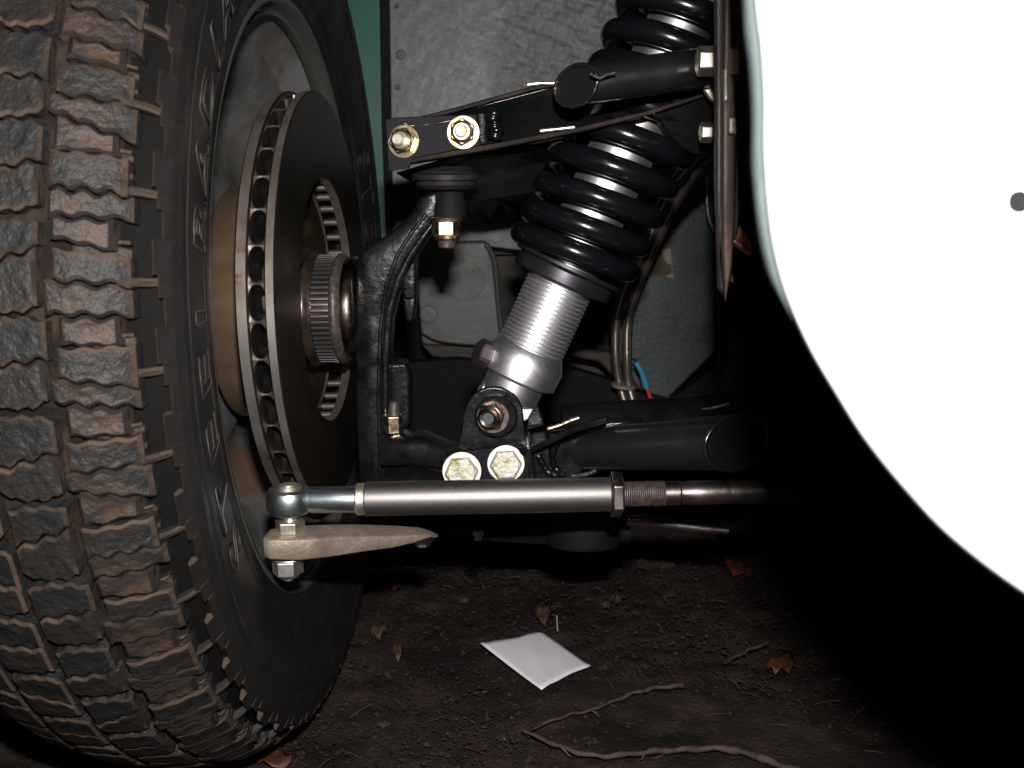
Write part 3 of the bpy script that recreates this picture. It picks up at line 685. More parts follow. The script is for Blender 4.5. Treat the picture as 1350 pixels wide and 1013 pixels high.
MB().hexa(p, ax, 19*kk, 9*kk, .2).build('mounting_nut', darkn, lw, bevel=.0004)
MB().lathe([(0, 14.5*kk), (5*kk, 14*kk), (7*kk, 11*kk), (6*kk, 8*kk), (3*kk, 7*kk)], p + ax*9*kk, ax, 32).build('mounting_nut_crown', darkn, lw)
MB().lathe([(0, 8*kk), (6*kk, 7.5*kk)], p + ax*9*kk, ax, 24).build('mounting_bolt_end', bzinc, lw, bevel=.0004)
# sloping top plate: left end (590,592) rises to (800,548)
mb = MB(); mb.prism([P(588, 590, .622), P(640, 596, .618), P(700, 588, .612), P(755, 561, .606), P(800, 550, .602), P(804, 547, .66), P(750, 553, .66), P(690, 574, .66), P(640, 582, .66), P(600, 584, .66)], (0, 0, -.0045)); mb.build('top_plate', gloss, lw, bevel=.001)
bead(PX([(722, 566), (738, 561), (752, 555), (764, 551)], .603), .0012, root=lw, m=zinc)  # yellow zinc colour paints in the orange highlight on the plate
# left jaw that reaches to the lower ball joint
rings = []
for (u, v, hh, Yc, dp) in [(505, 592, 20, .665, .03), (522, 590, 21, .66, .034), (545, 589, 20, .658, .034), (562, 592, 22, .655, .03), (585, 598, 17, .648, .028), (612, 602, 14, .64, .024), (640, 600, 10, .635, .02)]:
    c = P(u, v, Yc); k2 = K(v, Yc); ring = []
    for k in range(16):
        t = 2*PI*k/16; cy = math.cos(t); sz = math.sin(t)
        ring.append(c + Vector((0, dp/2*math.copysign(abs(cy)**.6, cy), hh*k2*math.copysign(abs(sz)**.6, sz))))
    rings.append(ring)
MB().rings(rings).build('ball_joint_jaw', cast, lw)
rings = []
for (u, v, hh, Yc) in [(510, 628, 14, .66), (550, 630, 16, .655), (600, 640, 14, .65), (660, 642, 12, .65), (720, 640, 12, .65)]:
    c = P(u, v, Yc); k2 = K(v, Yc)
    rings.append([c + Vector((0, .014*math.cos(2*PI*k/12), hh*k2*math.sin(2*PI*k/12))) for k in range(12)])
MB().rings(rings).build('lower_jaw', gloss, lw)
# bolted bracket plate
mb = MB(); mb.prism(PX([(583, 606), (600, 596), (690, 588), (696, 600), (702, 650), (590, 650)], .615), (0, .006, 0)); mb.build('bracket_plate', satin, lw, bevel=.0008)
mb = MB(); mb.prism(PX([(693, 590), (700, 590), (706, 640), (700, 650)], .609), (0, .04, 0)); mb.build('bracket_rib', cast, lw, bevel=.0008)
def bolt_head(u, v, Y, rpx, rot, ax=(0, -1, .1)):
    kk = K(v, Y); p = P(u, v, Y); ax = Vector(ax).normalized(); r = rpx*kk
    MB().lathe([(0, r*1.13), (r*.12, r*1.13)], p, ax, 40).build('washer', zincw, lw, bevel=.0003)
    MB().hexa(p + ax*r*.121, ax, r, r*.5, rot).build('bolt_head', crm, lw, bevel=.0006)
    MB().lathe([(0, r*.80), (r*.03, r*.76)], p + ax*(r*.62), ax, 36).build('bolt_face', crm, lw)
bolt_head(609, 621, .614, 22.5, .1); bolt_head(667, 611, .614, 21.5, .05)
# tube and its mitred end
R0, R1 = mitre_tube(P(972, 583, .585), P(735, 593, .64), 36*K(590, .60), (.35, -.93, .1), r1=29*K(590, .62))
c0 = sum(R0, Vector())/len(R0)
MB().rings([R0, R1], True, False, True).build('front_tube', tubeb, lw)
mb = MB(); inn = [c0 + (p-c0)*.94 for p in R0]; sk = [c0 + (p-c0)*.91 + Vector((0, .0012, 0)) for p in R0]
mb.rings([R0, inn, sk], True, False, True); mb.build('tube_end_cap', tubeb, lw)
bead([p + Vector((.0, -.0006, 0)) for p in R0[::4] + [R0[0]]], .0012, root=lw, m=tubeb)
mb = MB(); mb.rings([[P(740, 560, .66) + Vector((0, .014*math.cos(t), .014*math.sin(t))) for t in [2*PI*k/20 for k in range(20)]], [P(1020, 548, .72) + Vector((0, .019*math.cos(t), .019*math.sin(t))) for t in [2*PI*k/20 for k in range(20)]]]); mb.build('rear_tube', gloss, lw)
bead(PX([(905, 545), (925, 540), (940, 538), (962, 532)], .685), .0013, root=lw, m=weld)
mb = MB(); mb.prism(PX([(700, 594), (755, 570), (806, 556), (850, 556), (800, 600), (762, 626), (742, 640), (706, 640)], .62), (0, .012, 0)); mb.build('gusset', cast, lw, bevel=.002)
bead(PX([(735, 580), (728, 600), (733, 618), (745, 628)], .619), .0026, root=lw)
bead(PX([(752, 628), (765, 627), (778, 624), (786, 620)], .60), .0016, root=lw, m=weld)
bead(PX([(709, 600), (716, 612), (722, 622), (735, 628)], .619), .0022, root=lw, m=cast)
# dark underside members
R = []
for (u, v, r_, Y) in [(560, 672, 20, .70), (650, 690, 24, .69), (760, 700, 20, .69), (830, 700, 14, .69)]:
    c = P(u, v, Y); k2 = K(v, Y); R.append([c + Vector((0, r_*k2*math.cos(2*PI*k/20), r_*k2*math.sin(2*PI*k/20))) for k in range(20)])
MB().rings(R).build('rear_lower_tube', blackp, lw)
MB().tube(PX([(826, 687), (850, 687), (885, 692), (925, 697), (960, 700)], .66), [.004, .0045, .004, .003, .0022], 12).build('thin_rod', rodm, lw)
MB().lathe([(0, 50*K(690, .64)), (.003, 52*K(690, .64)), (.016, 50*K(690, .64)), (.018, 20*K(690, .64))], P(768, 716, .675), (0, .12, 1), 40).build('spring_pan', blackp, lw)
for k_, (u, v, r_) in enumerate(((630, 712, 6), (630, 706, 8))):
    MB().hexa(P(u, v, .63), (0, 0, 1), r_*K(700, .63), .003, .2+k_).build('hidden_nut', satin, lw, bevel=.0002)

# ------------------------------------------------------------------ track rod
tr = thing('track_rod', P(640, 656, .56), 'grey anodised track rod with silver rod end lying horizontally across the middle foreground', 'track rod')
Yt = .548; kt = K(656, Yt)
axT = (P(1012, 648, Yt+.01) - P(380, 660, Yt)).normalized()
ce = P(381, 660, Yt)
MB().lathe([(-17*kt, 22*kt), (-15*kt, 27*kt), (-9*kt, 30*kt), (9*kt, 30*kt), (15*kt, 27*kt), (17*kt, 22*kt)], ce, (0, 0, 1), 48).build('rod_end_eye', bzinc, tr)
MB().lathe([(-21*kt, 14*kt), (-16*kt, 18*kt), (16*kt, 18*kt), (21*kt, 14*kt)], ce, (0, 0, 1), 36).build('ball', zincw, tr)
MB().lathe([(0, 12*kt), (24*kt, 15*kt), (30*kt, 17.5*kt), (88*kt, 17.5*kt)], ce, axT, 36).build('rod_end_shank', bzinc, tr)
MB().lathe([(88*kt, 19.5*kt), (90*kt, 21*kt), (98*kt, 21*kt), (100*kt, 20*kt)], ce, axT, 40).build('end_collar', zincw, tr)
MB().lathe([(100*kt, 21.5*kt), (101.5*kt, 22.7*kt), (424*kt, 22.7*kt), (425*kt, 21.8*kt)], ce, axT, 56).build('adjuster_tube', alud, tr)
MB().hexa(ce + axT*425*kt, axT, 31*kt, 17*kt, PI/6-.12).build('lock_nut', rodm, tr, bevel=.0005)
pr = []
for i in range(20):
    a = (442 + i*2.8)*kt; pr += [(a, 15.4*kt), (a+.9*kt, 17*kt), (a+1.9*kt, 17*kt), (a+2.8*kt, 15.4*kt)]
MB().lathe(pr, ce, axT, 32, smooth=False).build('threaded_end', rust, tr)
MB().lathe([(497*kt, 15.4*kt), (498*kt, 16.3*kt), (517*kt, 16.3*kt), (519*kt, 15.0*kt), (524*kt, 15.0*kt), (530*kt, 16*kt), (560*kt, 16*kt), (585*kt, 15.5*kt)], ce, axT, 36).build('inner_rod', rodm, tr)
MB().lathe([(585*kt, 15.5*kt), (590*kt, 16.5*kt), (700*kt, 15*kt)], ce, axT, 36).build('shaded_rod', rackm, tr)  # same rod continued, darkened where the panel's shadow falls
MB().lathe([(665*kt, 14*kt)] + [((670+8*i)*kt, (22 if i % 2 else 17)*kt) for i in range(26)] + [(880*kt, 30*kt)], ce, axT, 36).build('fade_gaiter', blackp, tr)  # black gaiter added so the rod fades out into shade
# stud, nuts
MB().cyl(ce + Vector((0, 0, -46*kt)), ce + Vector((0, 0, 23*kt)), 9*kt, None, 24, ch=.0005).build('joint_stud', zincw, tr)
MB().hexa(ce + Vector((0, 0, -43*kt)), (0, 0, 1), 20*kt, 17*kt, PI/6+.02).build('upper_nut', zincw, tr, bevel=.0005)
MB().lathe([(0, 18*kt), (2*kt, 18.5*kt), (3*kt, 18*kt)], ce + Vector((0, 0, -46.5*kt)), (0, 0, 1), 32).build('washer', zincw, tr)

arm = thing('steering_lever', P(420, 712, .56), 'tan cast steering arm tapering to a point under the silver rod end', 'steering arm')
rings = []
for (u, vt, vb, Yc, dp) in [(350, 706, 724, .543, .010), (353, 703, 729, .543, .018), (362, 702, 731, .544, .022), (400, 700, 731, .547, .025), (440, 698, 727, .557, .024), (480, 698, 721, .569, .022), (520, 699, 716, .580, .020), (552, 700, 710, .589, .015), (568, 703, 708, .593, .008), (577, 705.5, 707, .595, .003)]:
    c = P(u, (vt+vb)/2, Yc); hh = (vb-vt)/2*K(712, Yc); ring = []
    for k in range(24):
        t = 2*PI*k/24; cy = math.cos(t); sz = math.sin(t)
        ring.append(c + Vector((0, dp/2*math.copysign(abs(cy)**.3, cy), hh*math.copysign(abs(sz)**.22, sz))))
    rings.append(ring)
MB().rings(rings).build('arm_casting', armc, arm)
MB().lathe([(0, 20*kt), (1.5*kt, 21*kt), (3*kt, 20*kt)], P(381, 736, .548), (0, 0, 1), 32).build('washer', zincw, arm)
MB().hexa(P(380, 756, .548), (0, 0, 1), 21*kt, 22*kt, PI/6+.05).build('lower_nut', zincw, arm, bevel=.0005)
MB().lathe([(0, 14*kt), (5*kt, 18*kt)], P(380, 759, .548), (0, 0, 1), 28).build('nut_collar', zincw, arm)
MB().cyl(P(380, 764, .548), P(380, 755, .548), 8.5*kt, None, 20, ch=.0006).build('stud_end', zincw, arm)
k2 = K(716, .59)
MB().hexa(P(557, 720, .585), (0, 0, 1), 10*k2, 8*k2, .6).build('small_bolt_head', bzinc, arm, bevel=.0003)
MB().lathe([(0, 15*k2), (1.5*k2, 15*k2)], P(557, 712.5, .585), (0, 0, 1), 28).build('small_washer', satin, arm)

# ------------------------------------------------------------------ body behind
def sheet(name, pts, Y, mat_, label, cat, th=.02, bevel=.0015, root=None):
    o = MB().prism(PX(pts, Y), (0, th, 0)).build(name, mat_, root, bevel=bevel)
    if root is None: tag(o, label, cat)
    return o
fw = thing('footwell_box', P(730, 250, 1.16), 'dented grey painted footwell box behind the suspension', 'bodywork')
def dented(name, quad, Y, mat_, nx, ny, amp, f0, smoothleft=False):
    mb = MB(); a, b, c, d = [P(u, v, Y) for u, v in quad]; vs = []
    for j in range(ny):
        for i in range(nx):
            s, t = i/(nx-1), j/(ny-1); p = a.lerp(b, s).lerp(d.lerp(c, s), t)
            x, z = p.x*f0, p.z*f0
            h_ = math.sin(x*1.0+1.3*math.sin(z*.8+1))*math.cos(z*1.1+math.sin(x*.7)) + .5*math.sin(x*2.7+z*1.9+2)*math.sin(z*3.1-x) + .35*math.sin(5.3*x+2*math.sin(4*z))*math.sin(4.7*z)
            k = 1.0
            if smoothleft: k = .12 + .88*min(1, max(0, (s-.30)/.08))
            vs.append(p + Vector((0, amp*h_*k, 0)))
    fs = [[j*nx+i, j*nx+i+1, (j+1)*nx+i+1, (j+1)*nx+i] for j in range(ny-1) for i in range(nx-1)]
    mb.add(vs, fs); return mb.build(name, mat_, fw, fix=False)
dented('side_panel', [(513, -70), (965, -70), (965, 335), (519, 322)], 1.162, greys, 150, 130, .0013, 130, True)
sheet('lower_panel', [(546, 322), (640, 319), (650, 345), (662, 458), (556, 455)], 1.10, greyf, '', '', root=fw, th=.03, bevel=.003)
sheet('recess_panel', [(640, 326), (840, 330), (840, 520), (655, 480)], 1.20, recess, '', '', root=fw)
sheet('shelf_lip', [(598, 300), (720, 285), (840, 320), (840, 331), (690, 331), (605, 321)], 1.13, greyf, '', '', root=fw, th=.03)
sheet('bottom_flange', [(556, 455), (660, 458), (652, 478), (600, 474), (570, 470)], 1.11, recess, '', '', root=fw)
sheet('corner_panel', [(840, 300), (905, 260), (948, 250), (946, 462), (915, 492), (880, 527), (845, 516), (816, 478), (812, 400)], 1.07, greyb, '', '', root=fw, th=.03, bevel=.003)
sheet('lower_corner', [(738, 468), (770, 462), (820, 466), (848, 520), (815, 505), (790, 478)], 1.085, recess, '', '', root=fw, th=.02, bevel=.004)
sheet('torn_patch', [(862, 332), (884, 328), (888, 368), (858, 360)], 1.064, tan, '', '', root=fw, th=.004, bevel=0)
for (u, v, r_, Y) in ((528, 72, 6.5, 1.158), (524, 115, 4, 1.158), (565, 415, 12, 1.098), (922, 330, 3, 1.068), (523, 8, 3, 1.158)):
    kq = K(v, Y); MB().lathe([(0, r_*kq), (.0015, r_*kq*.92), (.002, r_*kq*.5), (.0016, .0001)], P(u, v, Y), (0, -1, 0), 24).build('rivet', greyf, fw)
MB().lathe([(0, 26*K(370, 1.098)), (.0007, 25.6*K(370, 1.098)), (.0009, 22*K(370, 1.098)), (.0007, .0001)], P(612, 372, 1.0995), (0, -1, 0), 40).build('blanking_disc', greyf, fw)
MB().tube(spl(PX([(556, 440), (575, 450), (610, 455), (662, 457)], 1.095), 4), .0014, 6).build('panel_seam', blackp, fw)
MB().tube(spl(PX([(641, 322), (652, 345), (657, 400), (663, 455)], 1.094), 4), .003, 8).build('panel_edge', greyb, fw)
MB().tube(spl(PX([(648, 331), (700, 331), (760, 333)], 1.125), 3), .0012, 6).build('panel_seam', blackp, fw)
# brown debris caught on the ledge
mb = MB()
for i in range(10):
    u = 628 + i*8 + random.uniform(-3, 3); v = 278 + 6*math.sin(i*1.3) + random.uniform(-4, 4)
    c = P(u, v, 1.09); q = [c + Vector((random.uniform(-.012, .012), random.uniform(-.006, .006), random.uniform(-.012, .012))) for _ in range(4)]
    mb.prism(q[:3], Vector((.001, .003, .002)))
tag(mb.build('leaf_debris', debris), 'ragged brown dead leaves caught on the grey ledge under the rear arm', 'dead leaves')
# green body skin and black gap strip
gb = thing('green_body_side', P(480, 150, 1.18), 'dark green painted body side showing between the tyre and the grey footwell box', 'bodywork')
sheet('green_skin', [(380, -80), (504, -80), (512, 345), (380, 345)], 1.20, green, '', '', root=gb)
sheet('black_edge_strip', [(499, -80), (515, -80), (520, 330), (509, 330), (503, 160)], 1.165, blackp, '', '', root=gb, th=.01)
# black inner arch and underbody that close the view; low black sheets stand in for shade
ia = thing('inner_arch', P(1000, 500, 1.2), 'black underseal lining of the wheel arch and underbody, low black sheets added for shade', 'bodywork')
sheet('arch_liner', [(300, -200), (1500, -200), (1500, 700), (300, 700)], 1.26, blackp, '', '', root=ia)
MB().prism([Vector((-.9, 1.10, .03)), Vector((.9, 1.10, .03)), Vector((.9, 1.10, .13)), Vector((-.9, 1.10, .13))], (0, .15, 0)).build('underbody_shade', blackp, ia, bevel=.004)
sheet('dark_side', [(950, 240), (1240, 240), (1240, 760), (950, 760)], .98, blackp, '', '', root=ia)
sheet('skirt_shade', [(540, 478), (600, 474), (652, 478), (700, 470), (800, 500), (850, 520), (885, 527), (950, 480), (950, 730), (540, 730)], 1.06, blackp, '', '', root=ia)

# ------------------------------------------------------------------ chassis rail at the right
rl = thing('chassis_rail', P(962, 200, .45), 'rusty brown upright chassis rail beside the pale body flange, right of the coil spring', 'chassis rail')
sheet('dark_lip', [(943, -60), (958, -60), (957, 100), (955, 250), (953, 340), (958, 395), (948, 380), (944, 250), (944, 100)], .47, raild, '', '', root=rl, th=.006)
sheet('brown_face', [(955, -60), (977, -60), (976, 80), (972, 180), (970, 280), (966, 350), (957, 400), (953, 330), (952, 200), (954, 60)], .455, railm, '', '', root=rl, th=.004)
sheet('dark_groove', [(974, -60), (990, -60), (989, 60), (984, 160), (982, 260), (974, 300), (967, 330), (970, 180), (974, 60)], .462, raild, '', '', root=rl, th=.004)
for (u, v, hw, hh, Y, m_) in ((970, 81, 5, 17, .450, zinc), (966, 166, 5, 11, .450, crm), (957, 112, 2.5, 22, .452, crm)):
    sheet('rail_bolt', [(u-hw, v-hh), (u+hw, v-hh), (u+hw+1, v+hh), (u-hw, v+hh)], Y, m_, '', '', root=rl, th=.004, bevel=.0008)
MB().prism(PX([(966, 298), (973, 293), (990, 318), (992, 336), (968, 322)], .47), (0, .003, 0)).build('copper_tab', copper, rl, bevel=.0006)
MB().prism(PX([(966, 316), (974, 316), (994, 332), (990, 338), (968, 324)], .462), (0, .004, 0)).build('copper_clip', copper, rl, bevel=.0008)
MB().prism(PX([(954, 352), (964, 350), (968, 374), (958, 368)], .48), (0, .003, 0)).build('lower_tab', railm, rl, bevel=.0006)
MB().tube(spl(PX([(933, 232), (932, 262), (934, 285), (941, 305)], 1.0), 4), .0012, 6).build('loose_wire', crm, rl)

# ------------------------------------------------------------------ white wing panel, near the camera
wp = thing('white_wing', P(1150, 300, .27), 'overexposed white wing panel with a rounded wheel-arch cut-out at the right edge', 'body panel')
EU = [(988, -330), (995, -200), (1001, -100), (1005, 0), (1012, 60), (1016, 130), (1016, 200), (1023, 290), (1034, 350), (1050, 400), (1077, 460), (1112, 520), (1150, 580), (1202, 645), (1262, 708), (1350, 776), (1450, 835), (1560, 880)]
D0 = .205
def DP(u, v, D): r = ray(u, v); return Vector((0, 0, CAMZ)) + r*D
edge = spl([DP(u, v, D0) for u, v in EU], 6)
tang = [(edge[min(i+1, len(edge)-1)] - edge[max(i-1, 0)]).normalized() for i in range(len(edge))]
fwd = Vector((0, CP, -SP)); outn = [t.cross(fwd).normalized() for t in tang]
for i, o_ in enumerate(outn):
    if o_.x < 0: outn[i] = -o_
cols = [(0.0, .0150), (0.0002, .012), (0.0, .003), (.0008, .0008), (.003, 0.0), (.02, -.0004), (.06, .000), (.14, .006), (.26, .025), (.40, .07)]
mb = MB(); G_ = []; dscale = [float(np.interp(i/6, [0, 6, 8, 9.5, 20], [1, 1, .8, .25, .2])) for i in range(len(edge))]
for j, (a, d) in enumerate(cols):
    G_.append([edge[i] + fwd*(d*(dscale[i]-1) if j < 2 else 0) + (outn[i]*a if a < .01 else outn[i]*.01 + (outn[i]*.3+Vector((.954, 0, .0))).normalized()*(a-.01)) + fwd*d for i in range(len(edge))])
ne = len(edge); vs = [p for r in G_ for p in r]
f_fl = [[j*ne+i, j*ne+i+1, (j+1)*ne+i+1, (j+1)*ne+i] for j in range(2) for i in range(ne-1)]
f_fc = [[j*ne+i, j*ne+i+1, (j+1)*ne+i+1, (j+1)*ne+i] for j in range(2, len(cols)-1) for i in range(ne-1)]
o = MB().add(vs, f_fc, 0).build('wing_skin', paint, wp, fix=False)
so = o.modifiers.new('s', 'SOLIDIFY'); so.thickness = .002; so.offset = 0
o = MB().add(vs, f_fl, 0).build('arch_flange', flange, wp, fix=False)
so = o.modifiers.new('s', 'SOLIDIFY'); so.thickness = .0018; so.offset = 0
kq = D0/FPX; c = DP(1343, 265, D0-.0022)
MB().lathe([(0, 15*kq), (.0006, 14.5*kq), (.0006, .0001)], c, -fwd, 32).build('hole_shade', blackp, wp)  # black disc painted in for the shaded hole through the panel

# ------------------------------------------------------------------ hoses and wires
bh = thing('brake_hoses', P(830, 430, 1.0), 'pair of braided brake hoses curving down beside the spring, held by a cable tie', 'hoses')
ha = spl([P(948, 196, .70), P(922, 220, .74), P(893, 262, .80), P(866, 318, .87), P(844, 372, .93), P(829, 420, .97), P(827, 470, .99), P(829, 505, 1.0), P(836, 535, 1.0)], 14)
hb = spl([P(944, 188, .73), P(908, 218, .76), P(878, 262, .82), P(850, 330, .89), P(824, 380, .95), P(813, 425, .98), P(812, 470, 1.0), P(817, 505, 1.01), P(826, 538, 1.01)], 14)
def braided(path, r, name):
    n = 10; R = []; mb = MB(); up = None
    mb.tube(path, [r]*len(path), 12); o = mb.build(name, hosep, bh)
    # sheath ribs wound around the hose
    full = []
    for i in range(len(path)-1):
        for q in range(3): full.append(path[i].lerp(path[i+1], q/3))
    mb = MB(); pts = []; up = None; L = 0
    for i, p in enumerate(full[:-1]):
        t = (full[i+1]-full[max(0, i-1)]).normalized()
        if up is None: up, _ = basis(t)
        e1 = (up - t*up.dot(t)).normalized(); up = e1; e2 = t.cross(e1)
        for q in range(4):
            ph = (i*4+q)*PI/2.0*.5; L = q/4
            pts.append(p.lerp(full[i+1], L) + (e1*math.cos(ph) + e2*math.sin(ph))*r*1.02)
    mb.tube(pts, r*.16, 4); mb.build('braid', braid, o)
WINV['hose'] = None
def hose(path, r):
    o = MB().tube(path, r, 12).build('hose', hosep, bh)
    WINV[o.name] = WINV[bh.name]
    full = []; pts = []; up = None
    for i in range(len(path)-1):
        for q in range(4): full.append(path[i].lerp(path[i+1], q/4))
    for i, p in enumerate(full[:-1]):
        t = (full[i+1]-full[max(0, i-1)]).normalized()
        if up is None: up, _ = basis(t)
        e1 = (up - t*up.dot(t)).normalized(); up = e1; e2 = t.cross(e1)
        for q in range(6):
            ph = (i*6+q)*2*PI/6; pts.append(p.lerp(full[i+1], q/6) + (e1*math.cos(ph) + e2*math.sin(ph))*r*1.0)
    MB().tube(pts, r*.2, 4).build('braid', braid, o)
hose(ha, .0042); hose(hb, .0040)
MB().lathe([(-.002, .0115), (-.0015, .0125), (.0015, .0125), (.002, .0115)], P(822, 509, 1.0), (0.1, 0, 1), 24).build('cable_tie', tie, bh)
MB().tube(spl(PX([(846, 498), (850, 512)], 1.0), 3), .002, 6).build('tie_tail', tie, bh)
wr_ = thing('wire_pair', P(845, 505, .99), 'thin wire with blue sleeve and red lower end hanging beside the hoses', 'wire')
MB().tube(spl(PX([(828, 478), (836, 474), (842, 482)], .995), 4), .0012, 8).build('black_lead', blackp, wr_)
MB().tube(spl(PX([(838, 478), (844, 487), (849, 500), (853, 512)], .99), 4), .0027, 10).build('blue_sleeve', bluew, wr_)
MB().tube(spl(PX([(853, 511), (857, 524), (861, 540)], .99), 4), .0021, 10).build('red_wire', redw, wr_)

# ------------------------------------------------------------------ things on the soil
c4 = [G(633, 862, .006), G(712, 838, .002), G(779, 884, .002), G(714, 916, .004)]
mb = MB(); nn = 14; vs = []
for j in range(nn):
    for i in range(nn):
        s, t = i/(nn-1), j/(nn-1)
        p = c4[0].lerp(c4[1], s).lerp(c4[3].lerp(c4[2], s), t)
        p.z += .005 + .005*(1-s)**2*(1-t)**2 - .003*(s-.5)**2 + .0005*math.sin(7*s+4*t) + .0012*max(0, 1-abs(s*.8+t*.5-.62)*9)
        vs.append(p)
fs = [[j*nn+i, j*nn+i+1, (j+1)*nn+i+1, (j+1)*nn+i] for j in range(nn-1) for i in range(nn-1)]
mb.add(vs, fs); o = mb.build('paper_scrap', whitef, fix=False)
so = o.modifiers.new('s', 'SOLIDIFY'); so.thickness = .0004
tag(o, 'square scrap of white paper lying slightly curled on the dark soil', 'paper')
def twig(pts, r, label, side=()):
    path = spl([G(u, v, .006 + h) for u, v, h in pts], 8)
    o = MB(); n = len(path)
    rr = [max(.0006, r*(1-.55*i/n)*(1+.16*math.sin(i*.9)+.12*math.sin(i*2.3))) for i in range(n)]
    path = [p + Vector((math.sin(i*.8)*.0008, 0, math.sin(i*1.1)*.0006)) for i, p in enumerate(path)]
    o.tube(path, rr, 8)
    for (a, b) in side: o.tube([G(*a), G(*b)], [.0011, .0005], 6)
    tag(o.build('twig', twigm), label, 'twig', 'twigs on the soil')
twig([(1060, 1022, .004), (1010, 1002, .004), (960, 988, .005), (905, 988, .004), (850, 992, .004), (790, 997, .003), (740, 985, .003), (688, 962, .002)], .0027, 'long reddish twig lying along the bottom edge of the photo', [((740, 985, .01), (752, 998, .006)), ((850, 992, .01), (846, 1002, .006))])
twig([(900, 904, .004), (858, 908, .005), (820, 920, .004), (780, 936, .003), (745, 944, .002), (700, 962, .001)], .0018, 'thin knotty twig pointing at the paper scrap from the lower right', [((858, 908, .01), (845, 914, .012)), ((780, 936, .008), (790, 945, .006))])
twig([(1012, 848, .004), (985, 858, .004), (960, 872, .002)], .0015, 'short faint twig near the shadow, right of the paper scrap')
def leaf(pts, m_, label):
    c = sum([G(u, v, 0) for u, v in pts], Vector())/len(pts); ring = []; q = [G(u, v, 0) for u, v in pts]
    q = spl(q + [q[0]], 3)[:-1]
    n = len(q); vs = [c + Vector((0, 0, .004))] + [p + Vector((0, 0, .006 + .004*math.sin(i*1.7))) for i, p in enumerate(q)] + [c.lerp(p, .55) + Vector((0, 0, .007)) for p in q]
    fs = [[1+i, 1+(i+1) % n, 1+n+(i+1) % n, 1+n+i] for i in range(n)] + [[0, 1+n+i, 1+n+(i+1) % n] for i in range(n)]
    o = MB().add(vs, fs).build('fallen_leaf', m_, fix=False); so = o.modifiers.new('s', 'SOLIDIFY'); so.thickness = .0004
    tag(o, label, 'leaf', 'fallen leaves on the soil')
leaf([(951, 745), (965, 746), (985, 753), (992, 762), (978, 767), (962, 760)], leafo, 'small orange leaf at the edge of the shadow below the lower wishbone')
leaf([(1010, 888), (1026, 872), (1046, 874), (1044, 890), (1030, 894), (1018, 893)], leafo, 'orange-brown leaf in the shadow edge, right of the twigs')
leaf([(512, 775), (520, 768), (528, 778), (522, 786)], leafo, 'tiny rusty leaf near the tyre, above and left of the paper')
leaf([(338, 1008), (352, 1000), (378, 1002), (384, 1018), (348, 1020)], leafo, 'orange leaf flat under the bottom of the tyre')
leaf([(488, 840), (500, 832), (512, 838), (503, 846), (494, 848)], leafb, 'curled tan leaf beside the lower right edge of the tyre')
leaf([(518, 868), (524, 856), (532, 862), (528, 876), (520, 874)], leafb, 'folded tan leaf left of the paper scrap')
leaf([(706, 814), (716, 806), (726, 814), (722, 826), (710, 828)], leafb, 'dull brown leaf just behind the paper scrap')
def stone(u, v, r_, label, sc=(1, 1, .6), m_=stonem):
    c = G(u, v, 0); rr = r_*K(v, c.y)*.8; mb = MB(); mb.ball(c, rr, 12, 0, sc)
    mb.v = [tuple(Vector(p) + (Vector(p)-c)*.25*math.sin(9*p[0]/rr+5*p[2]/rr+u)) for p in mb.v]
    for i in range(len(mb.sm)): mb.sm[i] = False
    tag(mb.build('stone', m_), label, 'stone', 'stones on the soil')
stone(865, 742, 24, 'flat grey-brown stone at the edge of the shadow under the wishbone', (1.3, .9, .35))
stone(812, 788, 12, 'rounded grey stone behind and right of the paper scrap')
stone(800, 797, 8, 'small stone touching the left side of the rounded grey stone')
stone(880, 782, 13, 'low dull stone below the flat stone', (1.2, 1, .4))
stone(608, 790, 10, 'small dark stone behind and left of the paper scrap', (1.2, 1, .5))
stone(702, 750, 11, 'low stone in the dark behind the paper scrap', (1.3, 1, .4))
stone(505, 955, 9, 'small stone beside the bottom right of the tyre', (1.2, 1, .5))
stone(675, 946, 3, 'tiny white pebble between the twigs and the tyre', m_=tan)
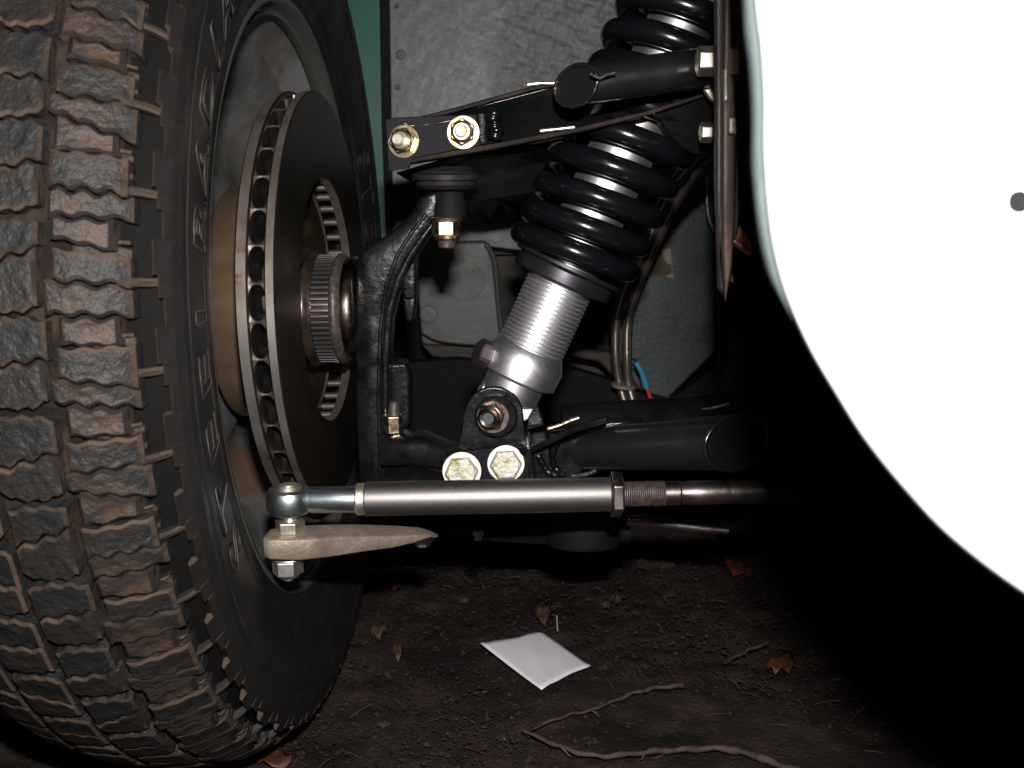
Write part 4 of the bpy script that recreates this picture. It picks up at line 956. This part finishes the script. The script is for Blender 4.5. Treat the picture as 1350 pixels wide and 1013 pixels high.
# crumbs, grit and plant bits
mb = MB()
def crumbs(n, y0, y1, x0, x1, smin, smax):
    for _ in range(n):
        y = random.uniform(y0, y1); x = random.uniform(x0, x1)*y; s = smin + (smax-smin)*random.random()**4
        c = Vector((x, y, random.uniform(-.001, .003)))
        ra = random.uniform(0, PI); rb = random.uniform(-.6, .6); ca, sa = math.cos(ra), math.sin(ra); vs = []
        for a, b, z in ((1,0,0), (0,1,0), (-1,0,0), (0,-1,0), (0,0,1), (0,0,-1)):
            a = a*random.uniform(.4, 1.1) + random.uniform(-.3, .3); b = b*random.uniform(.4, 1.1) + random.uniform(-.3, .3); z = z*random.uniform(.3, .9) + rb*a
            vs.append(c + Vector((a*ca - b*sa, a*sa + b*ca, z*.8))*s)
        mb.add(vs, [[0,1,4],[1,2,4],[2,3,4],[3,0,4],[1,0,5],[2,1,5],[3,2,5],[0,3,5]], 0, False)
crumbs(36000, .48, 1.08, -.55, .62, .0005, .0030); crumbs(120, .52, 1.05, -.3, .5, .002, .005)
mb.build('soil_grit', crumb, kind='stuff', fix=False)
mb = MB()
for _ in range(130):
    y = random.uniform(.52, 1.05); x = random.uniform(-.25, .42)*y; c = Vector((x, y, .004)); a = random.uniform(0, PI); L = random.uniform(.002, .010)
    d = Vector((math.cos(a), math.sin(a), random.uniform(-.3, .3)))*L
    mb.tube([c-d, c + Vector((0, 0, .001)), c+d], random.uniform(.0002, .0006), 4)
mb.build('plant_litter', leafb, kind='stuff', fix=False)
mb = MB()
for (u, v, n) in ((665, 975, 9), (672, 980, 6), (640, 985, 4)):
    for _ in range(n):
        c = G(u + random.uniform(-10, 10), v + random.uniform(-4, 4), .006)
        mb.ball(c, random.uniform(.0006, .0014), 6)
mb.build('glass_crumbs', bzinc, kind='stuff')
MB_ = MB().tube(PX([(733, 812), (734, 822), (734, 832)], .80), .0007, 5)
st = MB().tube([G(735, 832, .004), G(734, 812, .010)], .0008, 5).build('straw_stalk', straw); tag(st, 'short pale stalk standing just behind the paper scrap', 'stalk')
